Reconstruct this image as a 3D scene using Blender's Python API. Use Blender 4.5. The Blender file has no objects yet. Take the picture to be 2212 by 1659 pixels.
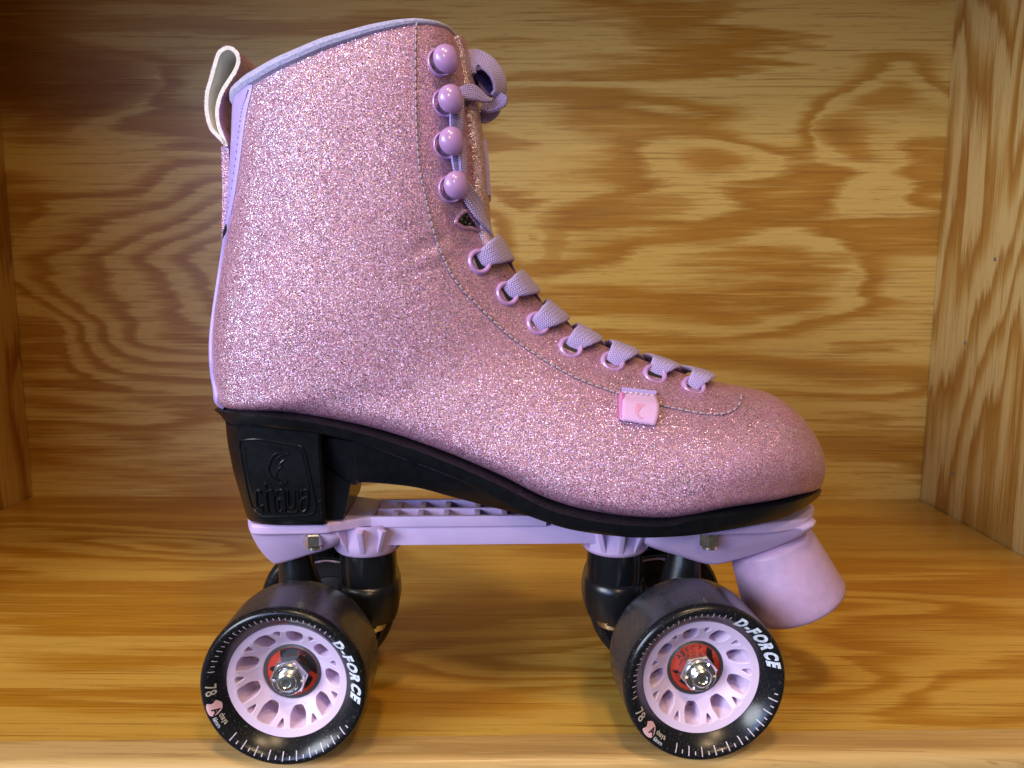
import bpy, bmesh, math, random
import numpy as np
from mathutils import Vector, Matrix
from mathutils.bvhtree import BVHTree

random.seed(7)
rad = math.radians
sc = bpy.context.scene

# ------------------------------------------------------------------ camera
H_CAM = 0.1774                      # camera height above the shelf floor
PITCH, YAW = rad(7.6), rad(0.72)    # looks down, and a hair to the left
F_PX, CX, CY = 1662.0, 1106.0, 829.5
cam_d = bpy.data.cameras.new('camera')
cam_d.sensor_width = 36.0
cam_d.lens = 36.0 * F_PX / 2212.0
cam_d.clip_start, cam_d.clip_end = 0.01, 50.0
cam_d.dof.use_dof = True
cam_d.dof.focus_distance = 0.285
cam_d.dof.aperture_fstop = 28.0
cam = bpy.data.objects.new('camera', cam_d)
sc.collection.objects.link(cam)
cam.location = (0, 0, H_CAM)
cam.rotation_euler = (math.pi / 2 - PITCH, 0, YAW)
sc.camera = cam
CAM_R = cam.rotation_euler.to_matrix()

# ------------------------------------------------------------------ light
world = bpy.data.worlds.new('World')
sc.world = world
world.use_nodes = True
bg = world.node_tree.nodes['Background']
bg.inputs[0].default_value = (1.0, 0.86, 0.70, 1)
bg.inputs[1].default_value = 0.06


def area(name, loc, target, size, power, col, shape='DISK'):
    d = bpy.data.lights.new(name, 'AREA')
    d.shape, d.size, d.energy, d.color = shape, size, power, col
    o = bpy.data.objects.new(name, d)
    sc.collection.objects.link(o)
    o.location = loc
    o.rotation_euler = (Vector(target) - Vector(loc)).to_track_quat('-Z', 'Y').to_euler()
    return o


area('window_light', (-1.20, -0.72, 0.62), (0.05, 0.38, 0.14), 0.8, 29.0, (0.84, 0.90, 1.0))
area('window_light_b', (-0.75, -1.10, 0.34), (0.0, 0.35, 0.15), 0.7, 12.0, (0.38, 0.54, 1.0))
area('ceiling_lamp_a', (0.45, -0.70, 1.5), (0.1, 0.4, 0.1), 0.18, 8.0, (1.0, 0.71, 0.39))
area('ceiling_lamp_b', (-0.02, -0.38, 1.6), (0.05, 0.4, 0.1), 0.16, 8.5, (1.0, 0.72, 0.40))
area('room_lamp', (0.30, -1.45, 0.95), (0.1, 0.5, 0.15), 0.22, 6.5, (1.0, 0.73, 0.42))

sc.view_settings.view_transform = 'Standard'
sc.view_settings.look = 'None'
sc.view_settings.gamma = 1.0
sc.view_settings.exposure = 0.0
sc.render.engine = 'CYCLES'
sc.cycles.use_denoising = True
sc.cycles.max_bounces = 8

# ------------------------------------------------------------------ measuring helpers
MM = 0.001


def ray(dx, dy):
    v = Vector(((dx - CX) / F_PX, -(dy - CY) / F_PX, -1.0))
    return CAM_R @ v


def on_z(dx, dy, z):
    d = ray(dx, dy)
    t = (z - H_CAM) / d.z
    return Vector((0, 0, H_CAM)) + d * t


R_AX = 30.5 * MM
lip_rear, lip_front = on_z(610, 1490, R_AX), on_z(1526, 1481, R_AX)


def flat_dir(px):
    d = ray(px, 607)
    d.z = 0
    return d.normalized()


HALF_TRACK = 0.050
dir_rear, dir_front = flat_dir(1088), flat_dir(985)
ax_rear = lip_rear + dir_rear * HALF_TRACK
ax_front = lip_front + dir_front * HALF_TRACK
ROOT_ANG = YAW + rad(1.55)
ROOT_LOC = (ax_rear + ax_front) / 2
ROOT_LOC.z = 0
M_ROOT = Matrix.Translation(ROOT_LOC) @ Matrix.Rotation(ROOT_ANG, 4, 'Z')
M_INV = M_ROOT.inverted()
CAM_L = M_INV @ Vector((0, 0, H_CAM))
ROT_L = M_INV.to_3x3()


def P(dx, dy, y=0.0):
    """point of the skate's own frame on the lengthwise plane y (mm -> m handled by caller in metres)"""
    d = ROT_L @ ray(dx, dy)
    t = (y - CAM_L.y) / d.y
    return CAM_L + d * t


INV_CAM = cam.rotation_euler.to_matrix().inverted()


def proj_np(V):
    """skate-frame points (n,3) -> picture coordinates"""
    M = np.array(M_ROOT)
    W = V @ M[:3, :3].T + M[:3, 3]
    W = W - np.array((0, 0, H_CAM))
    C = W @ np.array(INV_CAM).T
    return np.stack([CX + F_PX * C[:, 0] / -C[:, 2], CY - F_PX * C[:, 1] / -C[:, 2]], 1)


def interp(x, xs, ys):
    return float(np.interp(x, xs, ys))


def catmull(pts, n):
    """smooth path through pts (k,d)"""
    p = np.array(pts, float)
    k = len(p)
    q = np.vstack([2 * p[0] - p[1], p, 2 * p[-1] - p[-2]])
    out = []
    for t in np.linspace(0, k - 1, n):
        i = min(int(t), k - 2)
        f = t - i
        a, b, c, d = q[i], q[i + 1], q[i + 2], q[i + 3]
        out.append(0.5 * (2 * b + (c - a) * f + (2 * a - 5 * b + 4 * c - d) * f * f + (3 * b - a - 3 * c + d) * f ** 3))
    return np.array(out)


# ------------------------------------------------------------------ objects helpers
def link(o, parent=None):
    sc.collection.objects.link(o)
    if parent is not None:
        o.parent = parent
    return o


def mesh_obj(name, verts, faces, mat, parent=None, smooth=True, uvs=None, mat_idx=None, auto=None):
    me = bpy.data.meshes.new(name)
    me.from_pydata([tuple(v) for v in verts], [], [tuple(f) for f in faces])
    mats = mat if isinstance(mat, (list, tuple)) else [mat]
    for m in mats:
        me.materials.append(m)
    if mat_idx is not None:
        me.polygons.foreach_set('material_index', mat_idx)
    if uvs is not None:
        ul = me.uv_layers.new(name='UVMap')
        for l in me.loops:
            ul.data[l.index].uv = uvs[l.vertex_index]
    me.polygons.foreach_set('use_smooth', [smooth] * len(me.polygons))
    me.update()
    o = bpy.data.objects.new(name, me)
    link(o, parent)
    if smooth and auto is not None:
        me.set_sharp_from_angle(angle=rad(auto))
    return o


class MB:
    def __init__(s):
        s.v, s.f, s.m, s.uv = [], [], [], []

    def add(s, verts, faces, m=0, uv=None):
        b = len(s.v)
        s.v += [tuple(x) for x in verts]
        s.f += [tuple(i + b for i in f) for f in faces]
        s.m += [m] * len(faces)
        s.uv += list(uv) if uv is not None else [(0, 0)] * len(verts)

    def build(s, name, mat, parent=None, smooth=True, auto=35, bevel=0, seg=2):
        o = mesh_obj(name, s.v, s.f, mat, parent, smooth, s.uv, s.m, None if bevel else auto)
        bm = bmesh.new()
        bm.from_mesh(o.data)
        bmesh.ops.recalc_face_normals(bm, faces=bm.faces)
        if bevel:
            es = [e for e in bm.edges if len(e.link_faces) == 2 and e.calc_face_angle(0) > rad(25)]
            bmesh.ops.bevel(bm, geom=es, offset=bevel, segments=seg, profile=0.6, affect='EDGES', clamp_overlap=True)
        bm.to_mesh(o.data)
        bm.free()
        if bevel:
            o.data.polygons.foreach_set('use_smooth', [smooth] * len(o.data.polygons))
            o.data.set_sharp_from_angle(angle=rad(auto))
        return o


def loft(rings, closed=True, cap=True):
    """rings: list of (k,3)"""
    k = len(rings[0])
    v = [tuple(p) for r in rings for p in r]
    f = []
    for i in range(len(rings) - 1):
        for j in range(k if closed else k - 1):
            a, b = i * k + j, i * k + (j + 1) % k
            f.append((a, b, b + k, a + k))
    if cap and closed:
        f.append(tuple(range(k))[::-1])
        f.append(tuple((len(rings) - 1) * k + j for j in range(k)))
    return v, f


def lathe(prof, n, axis='Y', cap=False):
    """prof: list of (r, h)"""
    rings = []
    for r, h in prof:
        ring = []
        for j in range(n):
            a = 2 * math.pi * j / n
            if axis == 'Y':
                ring.append((r * math.cos(a), h, r * math.sin(a)))
            else:
                ring.append((r * math.cos(a), r * math.sin(a), h))
        rings.append(ring)
    return loft(rings, True, cap)


def box(x0, x1, y0, y1, z0, z1):
    v = [(x0, y0, z0), (x1, y0, z0), (x1, y1, z0), (x0, y1, z0), (x0, y0, z1), (x1, y0, z1), (x1, y1, z1), (x0, y1, z1)]
    f = [(3, 2, 1, 0), (4, 5, 6, 7), (0, 1, 5, 4), (1, 2, 6, 5), (2, 3, 7, 6), (3, 0, 4, 7)]
    return v, f


def tube(path, r, n=8, closed=False, flat=1.0):
    p = np.array(path, float)
    k = len(p)
    rr = r if hasattr(r, '__len__') else [r] * k
    rings = []
    up = None
    for i in range(k):
        if closed:
            t = p[(i + 1) % k] - p[i - 1]
        else:
            t = p[min(i + 1, k - 1)] - p[max(i - 1, 0)]
        t = t / (np.linalg.norm(t) + 1e-12)
        if up is None:
            up = np.array((0, 0, 1.0)) if abs(t[2]) < 0.9 else np.array((1.0, 0, 0))
        u = up - t * np.dot(up, t)
        u /= np.linalg.norm(u) + 1e-12
        w = np.cross(t, u)
        up = u
        rings.append([p[i] + rr[i] * (math.cos(2 * math.pi * j / n) * u + flat * math.sin(2 * math.pi * j / n) * w) for j in range(n)])
    if closed:
        v, f = loft(rings, True, False)
        m = (k - 1) * n
        f += [(m + j, m + (j + 1) % n, (j + 1) % n, j) for j in range(n)]
        return v, f
    return loft(rings, True, True)


def ribbon(path, across, width, thick, nu=10, normal=None):
    """flat band with rounded edges; UV in mm (along, across)"""
    p = np.array(path, float)
    ac = np.array(across, float)
    k = len(p)
    wd = width if hasattr(width, '__len__') else [width] * k
    verts, uvs, rings = [], [], []
    L = 0
    for i in range(k):
        t = p[min(i + 1, k - 1)] - p[max(i - 1, 0)]
        t /= np.linalg.norm(t) + 1e-12
        a = ac[i] - t * np.dot(ac[i], t)
        a /= np.linalg.norm(a) + 1e-12
        n = np.cross(t, a)
        if i:
            L += np.linalg.norm(p[i] - p[i - 1])
        ring = []
        for j in range(2 * nu):
            ph = 2 * math.pi * j / (2 * nu)
            c, s = math.cos(ph), math.sin(ph)
            cx = math.copysign(abs(c) ** 0.55, c)
            sx = math.copysign(abs(s) ** 0.8, s)
            ring.append(p[i] + a * cx * wd[i] / 2 + n * sx * thick / 2)
            uvs.append((L * 1000, cx * wd[i] / 2 * 1000))
        rings.append(ring)
    v, f = loft(rings, True, True)
    return v, f, uvs


def thing(name, label, cat, group=None):
    o = bpy.data.objects.new(name, None)
    o.empty_display_size = 0.02
    link(o)
    o['label'], o['category'] = label, cat
    if group:
        o['group'] = group
    return o


# ------------------------------------------------------------------ material helpers
class NT:
    def __init__(s, name):
        s.mat = bpy.data.materials.new(name)
        s.mat.use_nodes = True
        s.t = s.mat.node_tree
        s.bsdf = s.t.nodes['Principled BSDF']

    def n(s, typ, **kw):
        nd = s.t.nodes.new(typ)
        for k, v in kw.items():
            setattr(nd, k, v)
        return nd

    def set(s, **kw):
        for k, v in kw.items():
            k = k.replace('_', ' ')
            if isinstance(v, bpy.types.NodeSocket):
                s.t.links.new(v, s.bsdf.inputs[k])
            else:
                s.bsdf.inputs[k].default_value = v

    def put(s, sock, v):
        if isinstance(v, bpy.types.NodeSocket):
            s.t.links.new(v, sock)
        else:
            sock.default_value = v

    def math(s, op, a, b=0.0, c=0.0, clamp=False):
        nd = s.n('ShaderNodeMath', operation=op, use_clamp=clamp)
        for i, v in enumerate((a, b, c)):
            s.put(nd.inputs[i], v)
        return nd.outputs[0]

    def vmath(s, op, a, b=(0, 0, 0)):
        nd = s.n('ShaderNodeVectorMath', operation=op)
        s.put(nd.inputs[0], a)
        s.put(nd.inputs[1], b)
        return nd.outputs[0]

    def coord(s, which='Object'):
        return s.n('ShaderNodeTexCoord').outputs[which]

    def mapping(s, vec, scale=(1, 1, 1), loc=(0, 0, 0), rot=(0, 0, 0)):
        nd = s.n('ShaderNodeMapping')
        s.put(nd.inputs['Vector'], vec)
        nd.inputs['Scale'].default_value = scale
        nd.inputs['Location'].default_value = loc
        nd.inputs['Rotation'].default_value = rot
        return nd.outputs[0]

    def noise(s, vec, scale=1.0, detail=2.0, rough=0.5, dist=0.0, out=0):
        nd = s.n('ShaderNodeTexNoise')
        s.put(nd.inputs['Vector'], vec)
        nd.inputs['Scale'].default_value = scale
        nd.inputs['Detail'].default_value = detail
        nd.inputs['Roughness'].default_value = rough
        nd.inputs['Distortion'].default_value = dist
        return nd.outputs[out]

    def ramp(s, fac, stops, interp='LINEAR'):
        nd = s.n('ShaderNodeValToRGB')
        cr = nd.color_ramp
        cr.interpolation = interp
        while len(cr.elements) < len(stops):
            cr.elements.new(0.5)
        for e, (p, c) in zip(cr.elements, stops):
            e.position = p
            e.color = (*c, 1) if not isinstance(c, (int, float)) else (c, c, c, 1)
        s.put(nd.inputs[0], fac)
        return nd.outputs[0]

    def mix(s, fac, a, b, mode='MIX'):
        nd = s.n('ShaderNodeMix', data_type='RGBA', blend_type=mode)
        s.put(nd.inputs[0], fac)
        s.put(nd.inputs[6], a if isinstance(a, bpy.types.NodeSocket) else (*a, 1))
        s.put(nd.inputs[7], b if isinstance(b, bpy.types.NodeSocket) else (*b, 1))
        return nd.outputs[2]

    def bump(s, h, strength=0.3, dist=0.001):
        nd = s.n('ShaderNodeBump')
        nd.inputs['Strength'].default_value = strength
        nd.inputs['Distance'].default_value = dist
        s.put(nd.inputs['Height'], h)
        s.t.links.new(nd.outputs[0], s.bsdf.inputs['Normal'])


def plain(name, col, rough=0.4, metal=0.0, spec=0.5, coat=0.0, var=0.0, vscale=200, sss=0.0, bump=0.0):
    m = NT(name)
    if var:
        nz = m.noise(m.coord(), vscale, 4)
        c2 = tuple(min(1, c * (1 + var)) for c in col)
        c1 = tuple(c * (1 - var) for c in col)
        m.set(Base_Color=m.ramp(nz, [(0.3, c1), (0.7, c2)]))
        if bump:
            m.bump(nz, bump, 0.0004)
    else:
        m.set(Base_Color=(*col, 1))
    m.set(Roughness=rough, Metallic=metal, Specular_IOR_Level=spec, Coat_Weight=coat, Coat_Roughness=0.12)
    if sss:
        m.set(Subsurface_Weight=sss, Subsurface_Radius=(0.004, 0.0025, 0.003))
    return m.mat


def wood_mat(name, grain, pale, amber, dark, seed, rings=7.0, su=2.4, sv=7.0, rough=0.34, attr=None, coat=0.25):
    """rotary-cut plywood face: grain = axis that runs along the grain"""
    m = NT(name)
    co = m.coord()
    sx = m.n('ShaderNodeSeparateXYZ')
    m.t.links.new(co, sx.inputs[0])
    ax = {'X': 0, 'Y': 1, 'Z': 2}
    gi, ci = ax[grain[0]], ax[grain[1]]
    cb = m.n('ShaderNodeCombineXYZ')
    m.t.links.new(sx.outputs[gi], cb.inputs[0])
    m.t.links.new(sx.outputs[ci], cb.inputs[1])
    cb.inputs[2].default_value = seed
    uv = cb.outputs[0]
    big = m.noise(m.mapping(uv, (su, sv, 1)), 1.0, 1.5, 0.45, 0.35)
    rag = m.noise(m.mapping(uv, (6, 85, 1), (3.1, 0.7, 0)), 1.0, 4, 0.62)
    mid = m.noise(m.mapping(uv, (2.6, 30, 1), (7.7, 2.9, 0)), 1.0, 2, 0.5)
    rag2 = m.noise(m.mapping(uv, (22, 620, 1), (1.1, 5.7, 0)), 1.0, 2, 0.6)
    v = m.math('MULTIPLY', big, rings)
    if attr:
        at = m.n('ShaderNodeAttribute', attribute_name=attr)
        v = m.math('ADD', v, at.outputs['Fac'])
    v = m.math('ADD', v, m.math('MULTIPLY', m.math('SUBTRACT', rag, 0.5), 1.0))
    v = m.math('ADD', v, m.math('MULTIPLY', m.math('SUBTRACT', mid, 0.5), 1.7))
    v = m.math('ADD', v, m.math('MULTIPLY', m.math('SUBTRACT', rag2, 0.5), 0.42))
    band = m.math('FRACT', v)
    p2 = tuple(0.55 * p + 0.45 * a for p, a in zip(pale, amber))
    col = m.ramp(band, [(0.0, pale), (0.36, pale), (0.50, p2), (0.64, amber), (0.86, dark if not attr else tuple(.5 * a + .5 * d for a, d in zip(amber, dark))), (0.985, p2)])
    if attr == 'figure':
        ah = m.n('ShaderNodeAttribute', attribute_name='heart')
        hv = m.math('ADD', ah.outputs['Fac'], m.math('ADD', m.math('MULTIPLY', m.math('SUBTRACT', rag, 0.5), 1.1), m.math('MULTIPLY', m.math('SUBTRACT', rag2, 0.5), 0.5)))
        col = m.mix(m.ramp(hv, [(0.40, 0.0), (0.52, 0.62), (0.80, 0.85)]), col, m.mix(m.ramp(hv, [(0.6, 0.0), (1.0, 1.0)]), amber, dark))
    pore = m.noise(m.mapping(uv, (60, 1100, 1), (2, 6, 0)), 1.0, 2, 0.6)
    col = m.mix(m.ramp(pore, [(0.27, 0.6), (0.36, 0.0)]), col, tuple(d * .6 for d in dark))
    tint = m.noise(m.mapping(uv, (3, 9, 1), (8, 2, 0)), 1.0, 3, 0.5)
    col = m.mix(m.ramp(tint, [(0.35, 0.0), (0.75, 0.38)]), col, p2)
    fib = m.noise(m.mapping(uv, (11, 800, 1), (0, 3, 0)), 1.0, 4, 0.7)
    col = m.mix(m.ramp(fib, [(0.34, 0.75), (0.46, 0.0)]), col, tuple(d * 0.8 for d in dark))
    fib2 = m.noise(m.mapping(uv, (13, 760, 1), (4, 9, 0)), 1.0, 2, 0.6)
    col = m.mix(m.ramp(fib2, [(0.60, 0.0), (0.72, 0.5)]), col, tuple(min(1, p * 1.15) for p in pale))
    m.set(Base_Color=col, Roughness=m.ramp(fib, [(0.2, rough + 0.12), (0.8, rough - 0.03)]), Coat_Weight=coat, Coat_Roughness=0.22, Specular_IOR_Level=0.4)
    m.bump(m.math('ADD', fib, m.math('MULTIPLY', rag2, 0.6)), 0.25, 0.0004)
    return m.mat


def glitter_mat(name, base=((0.29, 0.080, 0.145), (0.46, 0.165, 0.26), (0.60, 0.32, 0.46)), cell=0.22, tilt=0.95, flake=((0.48, 0.29, 0.44), (0.78, 0.72, 0.93))):
    m = NT(name)
    co = m.coord()
    vo = m.n('ShaderNodeTexVoronoi', feature='F1')
    m.t.links.new(co, vo.inputs['Vector'])
    vo.inputs['Scale'].default_value = 1000.0 / cell
    vo2 = m.n('ShaderNodeTexVoronoi', feature='F1')
    m.t.links.new(co, vo2.inputs['Vector'])
    vo2.inputs['Scale'].default_value = 1000.0 / (cell * 1.7)
    sp2 = m.n('ShaderNodeSeparateColor')
    m.t.links.new(vo2.outputs['Color'], sp2.inputs[0])
    big = m.math('MULTIPLY', m.math('LESS_THAN', vo2.outputs['Distance'], 0.42), m.math('GREATER_THAN', sp2.outputs[0], 0.72))
    rnd = m.mix(big, vo.outputs['Color'], vo2.outputs['Color'])
    sp = m.n('ShaderNodeSeparateColor')
    m.t.links.new(rnd, sp.inputs[0])
    geo = m.n('ShaderNodeNewGeometry')
    off = m.vmath('SUBTRACT', rnd, (0.5, 0.5, 0.5))
    off = m.vmath('MULTIPLY', off, (tilt, tilt, tilt))
    nrm = m.vmath('NORMALIZE', m.vmath('ADD', geo.outputs['Normal'], off))
    m.t.links.new(nrm, m.bsdf.inputs['Normal'])
    mott = m.noise(co, 260, 3, 0.6)
    f = m.math('ADD', m.math('MULTIPLY', sp.outputs[0], 0.75), m.math('MULTIPLY', mott, 0.35))
    col = m.ramp(f, [(0.1, base[0]), (0.5, base[1]), (0.85, base[2]), (0.97, (0.86, 0.80, 0.88))])
    clus = m.noise(co, 55, 3, 0.6)
    met = m.ramp(m.math('ADD', sp.outputs[1], m.math('MULTIPLY', m.math('SUBTRACT', clus, 0.5), 0.5)), [(0.44, 0.0), (0.66, 0.94)])
    col = m.mix(met, col, m.ramp(sp.outputs[0], [(0.2, flake[0]), (0.8, flake[1])]))
    m.set(Base_Color=col, Metallic=met,
          Roughness=m.ramp(sp.outputs[2], [(0, 0.18), (1, 0.5)]), Specular_IOR_Level=0.5)
    return m.mat


def lace_mat(name, c1, c2):
    m = NT(name)
    uv = m.n('ShaderNodeTexCoord').outputs['UV']
    sx = m.n('ShaderNodeSeparateXYZ')
    m.t.links.new(uv, sx.inputs[0])
    # herringbone braid: diagonal rows mirrored column by column
    vv = m.math('PINGPONG', m.math('ADD', sx.outputs[1], 20.0), 0.75)
    ph = m.math('ADD', m.math('MULTIPLY', sx.outputs[0], 1.15), m.math('MULTIPLY', vv, 0.8))
    row = m.math('PINGPONG', ph, 0.5)
    col_e = m.math('PINGPONG', m.math('ADD', sx.outputs[1], 20.0), 0.375)
    h = m.math('ADD', m.math('MULTIPLY', row, 1.6), m.math('MULTIPLY', col_e, 1.3))
    m.set(Base_Color=m.ramp(h, [(0.15, c1), (0.6, c2)]), Roughness=0.85, Specular_IOR_Level=0.2, Sheen_Weight=0.3)
    m.bump(h, 0.7, 0.0005)
    return m.mat


def fabric_mat(name, c1, c2, scale=900):
    m = NT(name)
    nz = m.noise(m.coord(), scale, 3, 0.7)
    m.set(Base_Color=m.ramp(nz, [(0.3, c1), (0.7, c2)]), Roughness=0.95, Specular_IOR_Level=0.15, Sheen_Weight=0.5)
    m.bump(nz, 0.5, 0.0005)
    return m.mat


PALE, AMBER, DARK = (0.61, 0.385, 0.095), (0.41, 0.178, 0.013), (0.31, 0.115, 0.006)
M = {}
M['back'] = wood_mat('plywood_back', 'XZ', PALE, AMBER, DARK, 3.7, rings=4.2, su=2.0, sv=6.5, rough=0.42, coat=0.1, attr='figure')
M['floor'] = wood_mat('plywood_floor', 'XY', (0.56, 0.33, 0.060), (0.40, 0.175, 0.010), DARK, 11.3, rings=4.0, su=1.9, sv=5.2, rough=0.27, attr='figure')
M['right'] = wood_mat('plywood_right', 'ZY', (0.64, 0.46, 0.175), (0.42, 0.21, 0.03), DARK, 21.9, rings=8.5, su=2.6, sv=8.5, rough=0.36)
M['left'] = wood_mat('plywood_left', 'ZY', PALE, AMBER, DARK, 31.2, rings=7.0, su=2.6, sv=8.5, rough=0.4)
M['lip'] = wood_mat('solid_edge_wood', 'XY', (0.56, 0.37, 0.15), (0.47, 0.28, 0.09), (0.36, 0.2, 0.065), 41.0, rings=3.0, su=1.2, sv=30, rough=0.34)
M['glitter'] = glitter_mat('pink_glitter_vinyl')
M['tongue'] = glitter_mat('rose_glitter_tongue', ((0.26, 0.10, 0.14), (0.46, 0.24, 0.31), (0.66, 0.48, 0.56)), flake=((0.50, 0.36, 0.45), (0.80, 0.72, 0.84)))
M['stitch'] = plain('grey_thread', (0.40, 0.31, 0.37), 0.8)
M['groove'] = plain('seam_groove_shade', (0.14, 0.06, 0.09), 0.9)  # dark tube colour stands in for shading along the panel seam
M['strip'] = plain('lilac_leatherette', (0.43, 0.32, 0.66), 0.45, var=0.08, vscale=900, bump=0.15)
M['trim'] = fabric_mat('lilac_collar_fabric', (0.30, 0.28, 0.46), (0.50, 0.47, 0.68))
M['lining'] = fabric_mat('inner_lining', (0.22, 0.2, 0.3), (0.3, 0.28, 0.4))
M['felt'] = fabric_mat('cream_felt', (0.60, 0.57, 0.53), (0.78, 0.76, 0.71), 700)
M['hook'] = plain('lilac_enamel', (0.45, 0.245, 0.50), 0.24, coat=0.35, var=.06, vscale=400)
M['hookb'] = plain('shaded_hook_base', (0.14, 0.09, 0.16), 0.5, var=.4, vscale=600)  # dark colour paints the shadow under the hook head
M['lace'] = lace_mat('lilac_lace', (0.25, 0.18, 0.43), (0.48, 0.37, 0.71))
M['sole'] = plain('black_sole_plastic', (0.005, 0.006, 0.008), 0.27, coat=0.0, var=0.3, vscale=300, spec=0.35)
M['gap'] = glitter_mat('dark_lining', ((0.002, 0.002, 0.003), (0.006, 0.005, 0.006), (0.03, 0.03, 0.03)), 0.6, 0.6, flake=((0.006, 0.006, 0.007), (0.02, 0.02, 0.022)))
M['plate'] = plain('lilac_plastic', (0.55, 0.41, 0.66), 0.42, sss=0.15, var=0.05, vscale=90, bump=.08)
M['stop'] = plain('lilac_rubber', (0.44, 0.29, 0.47), 0.46, var=0.06, vscale=260, bump=.15)
M['tyre'] = None
M['hub'] = plain('pale_lilac_hub', (0.70, 0.55, 0.74), 0.42, sss=0.2)
M['truck'] = plain('black_truck', (0.007, 0.008, 0.010), 0.30, spec=0.5)
M['cush'] = plain('black_cushion', (0.006, 0.007, 0.009), 0.22, spec=0.5)
M['steel'] = plain('zinc_steel', (0.80, 0.81, 0.80), 0.27, metal=1.0, var=0.18, vscale=700)
M['ring'] = plain('dull_bearing_steel', (0.30, 0.31, 0.31), 0.38, metal=1.0)
M['red'] = plain('red_shield', (0.50, 0.045, 0.022), 0.45, var=0.12, vscale=500)
M['blk'] = plain('black_print_and_shade', (0.012, 0.012, 0.015), 0.4)
M['redp'] = plain('red_print', (0.42, 0.06, 0.03), 0.5)
M['white'] = plain('white_print', (0.66, 0.70, 0.80), 0.5, var=.3, vscale=1100)
M['tick'] = plain('pale_pink_print', (0.60, 0.50, 0.57), 0.5, var=.3, vscale=1100)
M['foil'] = plain('pink_print', (0.70, 0.42, 0.46), 0.45)
M['beige'] = plain('beige_print', (0.50, 0.46, 0.38), 0.5)
M['tag'] = None
M['nail'] = plain('nail_steel', (0.25, 0.25, 0.26), 0.45, metal=0.8)

m = NT('black_urethane')
co = m.coord()
dust = m.noise(co, 1400, 2, 0.6)
scuff = m.noise(co, 90, 4, 0.6)
cd = m.mix(m.ramp(dust, [(0.62, 0.0), (0.72, 0.6)]), (0.008, 0.0085, 0.011), (0.16, 0.14, 0.12))
m.set(Base_Color=cd, Roughness=m.ramp(scuff, [(0.3, 0.17), (0.7, 0.32)]), Specular_IOR_Level=0.42)
M['tyre'] = m.mat
m = NT('dusty_urethane_tread')
co = m.coord()
dust = m.noise(co, 1100, 3, 0.7)
scuff = m.noise(co, 70, 5, 0.65)
cd = m.mix(m.ramp(scuff, [(0.35, 0.0), (0.75, 0.7)]), (0.020, 0.020, 0.026), (0.06, 0.055, 0.056))
cd = m.mix(m.ramp(dust, [(0.60, 0.0), (0.72, 0.5)]), cd, (0.18, 0.16, 0.14))
m.set(Base_Color=cd, Roughness=m.ramp(scuff, [(0.3, 0.16), (0.7, 0.36)]), Specular_IOR_Level=0.75)
M['tread'] = m.mat
m = NT('pink_woven_tag')
co = m.coord()
w1 = m.n('ShaderNodeTexWave', wave_type='BANDS', bands_direction='DIAGONAL')
m.t.links.new(co, w1.inputs[0])
w1.inputs['Scale'].default_value = 420
w1.inputs['Distortion'].default_value = 0.4
m.set(Base_Color=m.ramp(w1.outputs['Fac'], [(0.2, (0.56, 0.31, 0.57)), (0.8, (0.68, 0.41, 0.67))]), Roughness=0.55, Sheen_Weight=0.3)
m.bump(w1.outputs['Fac'], 0.3, 0.0002)
M['tag'] = m.mat

# ------------------------------------------------------------------ the cubby (setting)
def struct(o):
    o['kind'] = 'structure'
    return o


BACK_Y = on_z(1106, 1075, 0).y
XL = on_z(59, 1077, 0).x
XR = on_z(1975, 1072, 0).x
LIP_L, LIP_R = on_z(0, 1602, 0), on_z(2212, 1574, 0)
slope = (LIP_R.y - LIP_L.y) / (LIP_R.x - LIP_L.x)


def lipy(x):
    return LIP_L.y + slope * (x - LIP_L.x)


CEIL = 0.405
T = 0.019
x0, x1 = XL - 0.002, XR + 0.002
def figure(o, uv, feats, n_extra=0, attr_name='figure'):
    """height field of the veneer: bumps ('g') and long nested ovals ('o')"""
    fg = np.zeros(len(uv))
    rw = np.random.RandomState(5)
    u_, v_ = uv[:, 0].copy(), uv[:, 1].copy()
    for k in range(9):
        fu, fv, p1, p2 = rw.uniform(8, 34), rw.uniform(14, 80), rw.uniform(0, 6.3), rw.uniform(0, 6.3)
        w_ = np.sin(uv[:, 0] * fu + uv[:, 1] * fv * rw.choice([-1, 1]) + p1)
        u_ += .011 * w_
        v_ += .0035 * np.sin(uv[:, 0] * fu * .8 + uv[:, 1] * fv * .6 + p2)
    uv = np.stack([u_, v_], 1)
    for kind, cu_, cv_, ru, rv, hgt in feats:
        d2 = ((uv[:, 0] - cu_) / ru) ** 2 + ((uv[:, 1] - cv_) / rv) ** 2
        if kind == 'g':
            fg += hgt * np.exp(-d2)
        else:
            fg += hgt * np.maximum(0, 1 - np.sqrt(d2 + .003))
    fg = np.concatenate([fg, np.zeros(n_extra)])
    at_ = o.data.attributes.new(attr_name, 'FLOAT', 'POINT')
    at_.data.foreach_set('value', fg.astype(np.float32))


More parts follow.
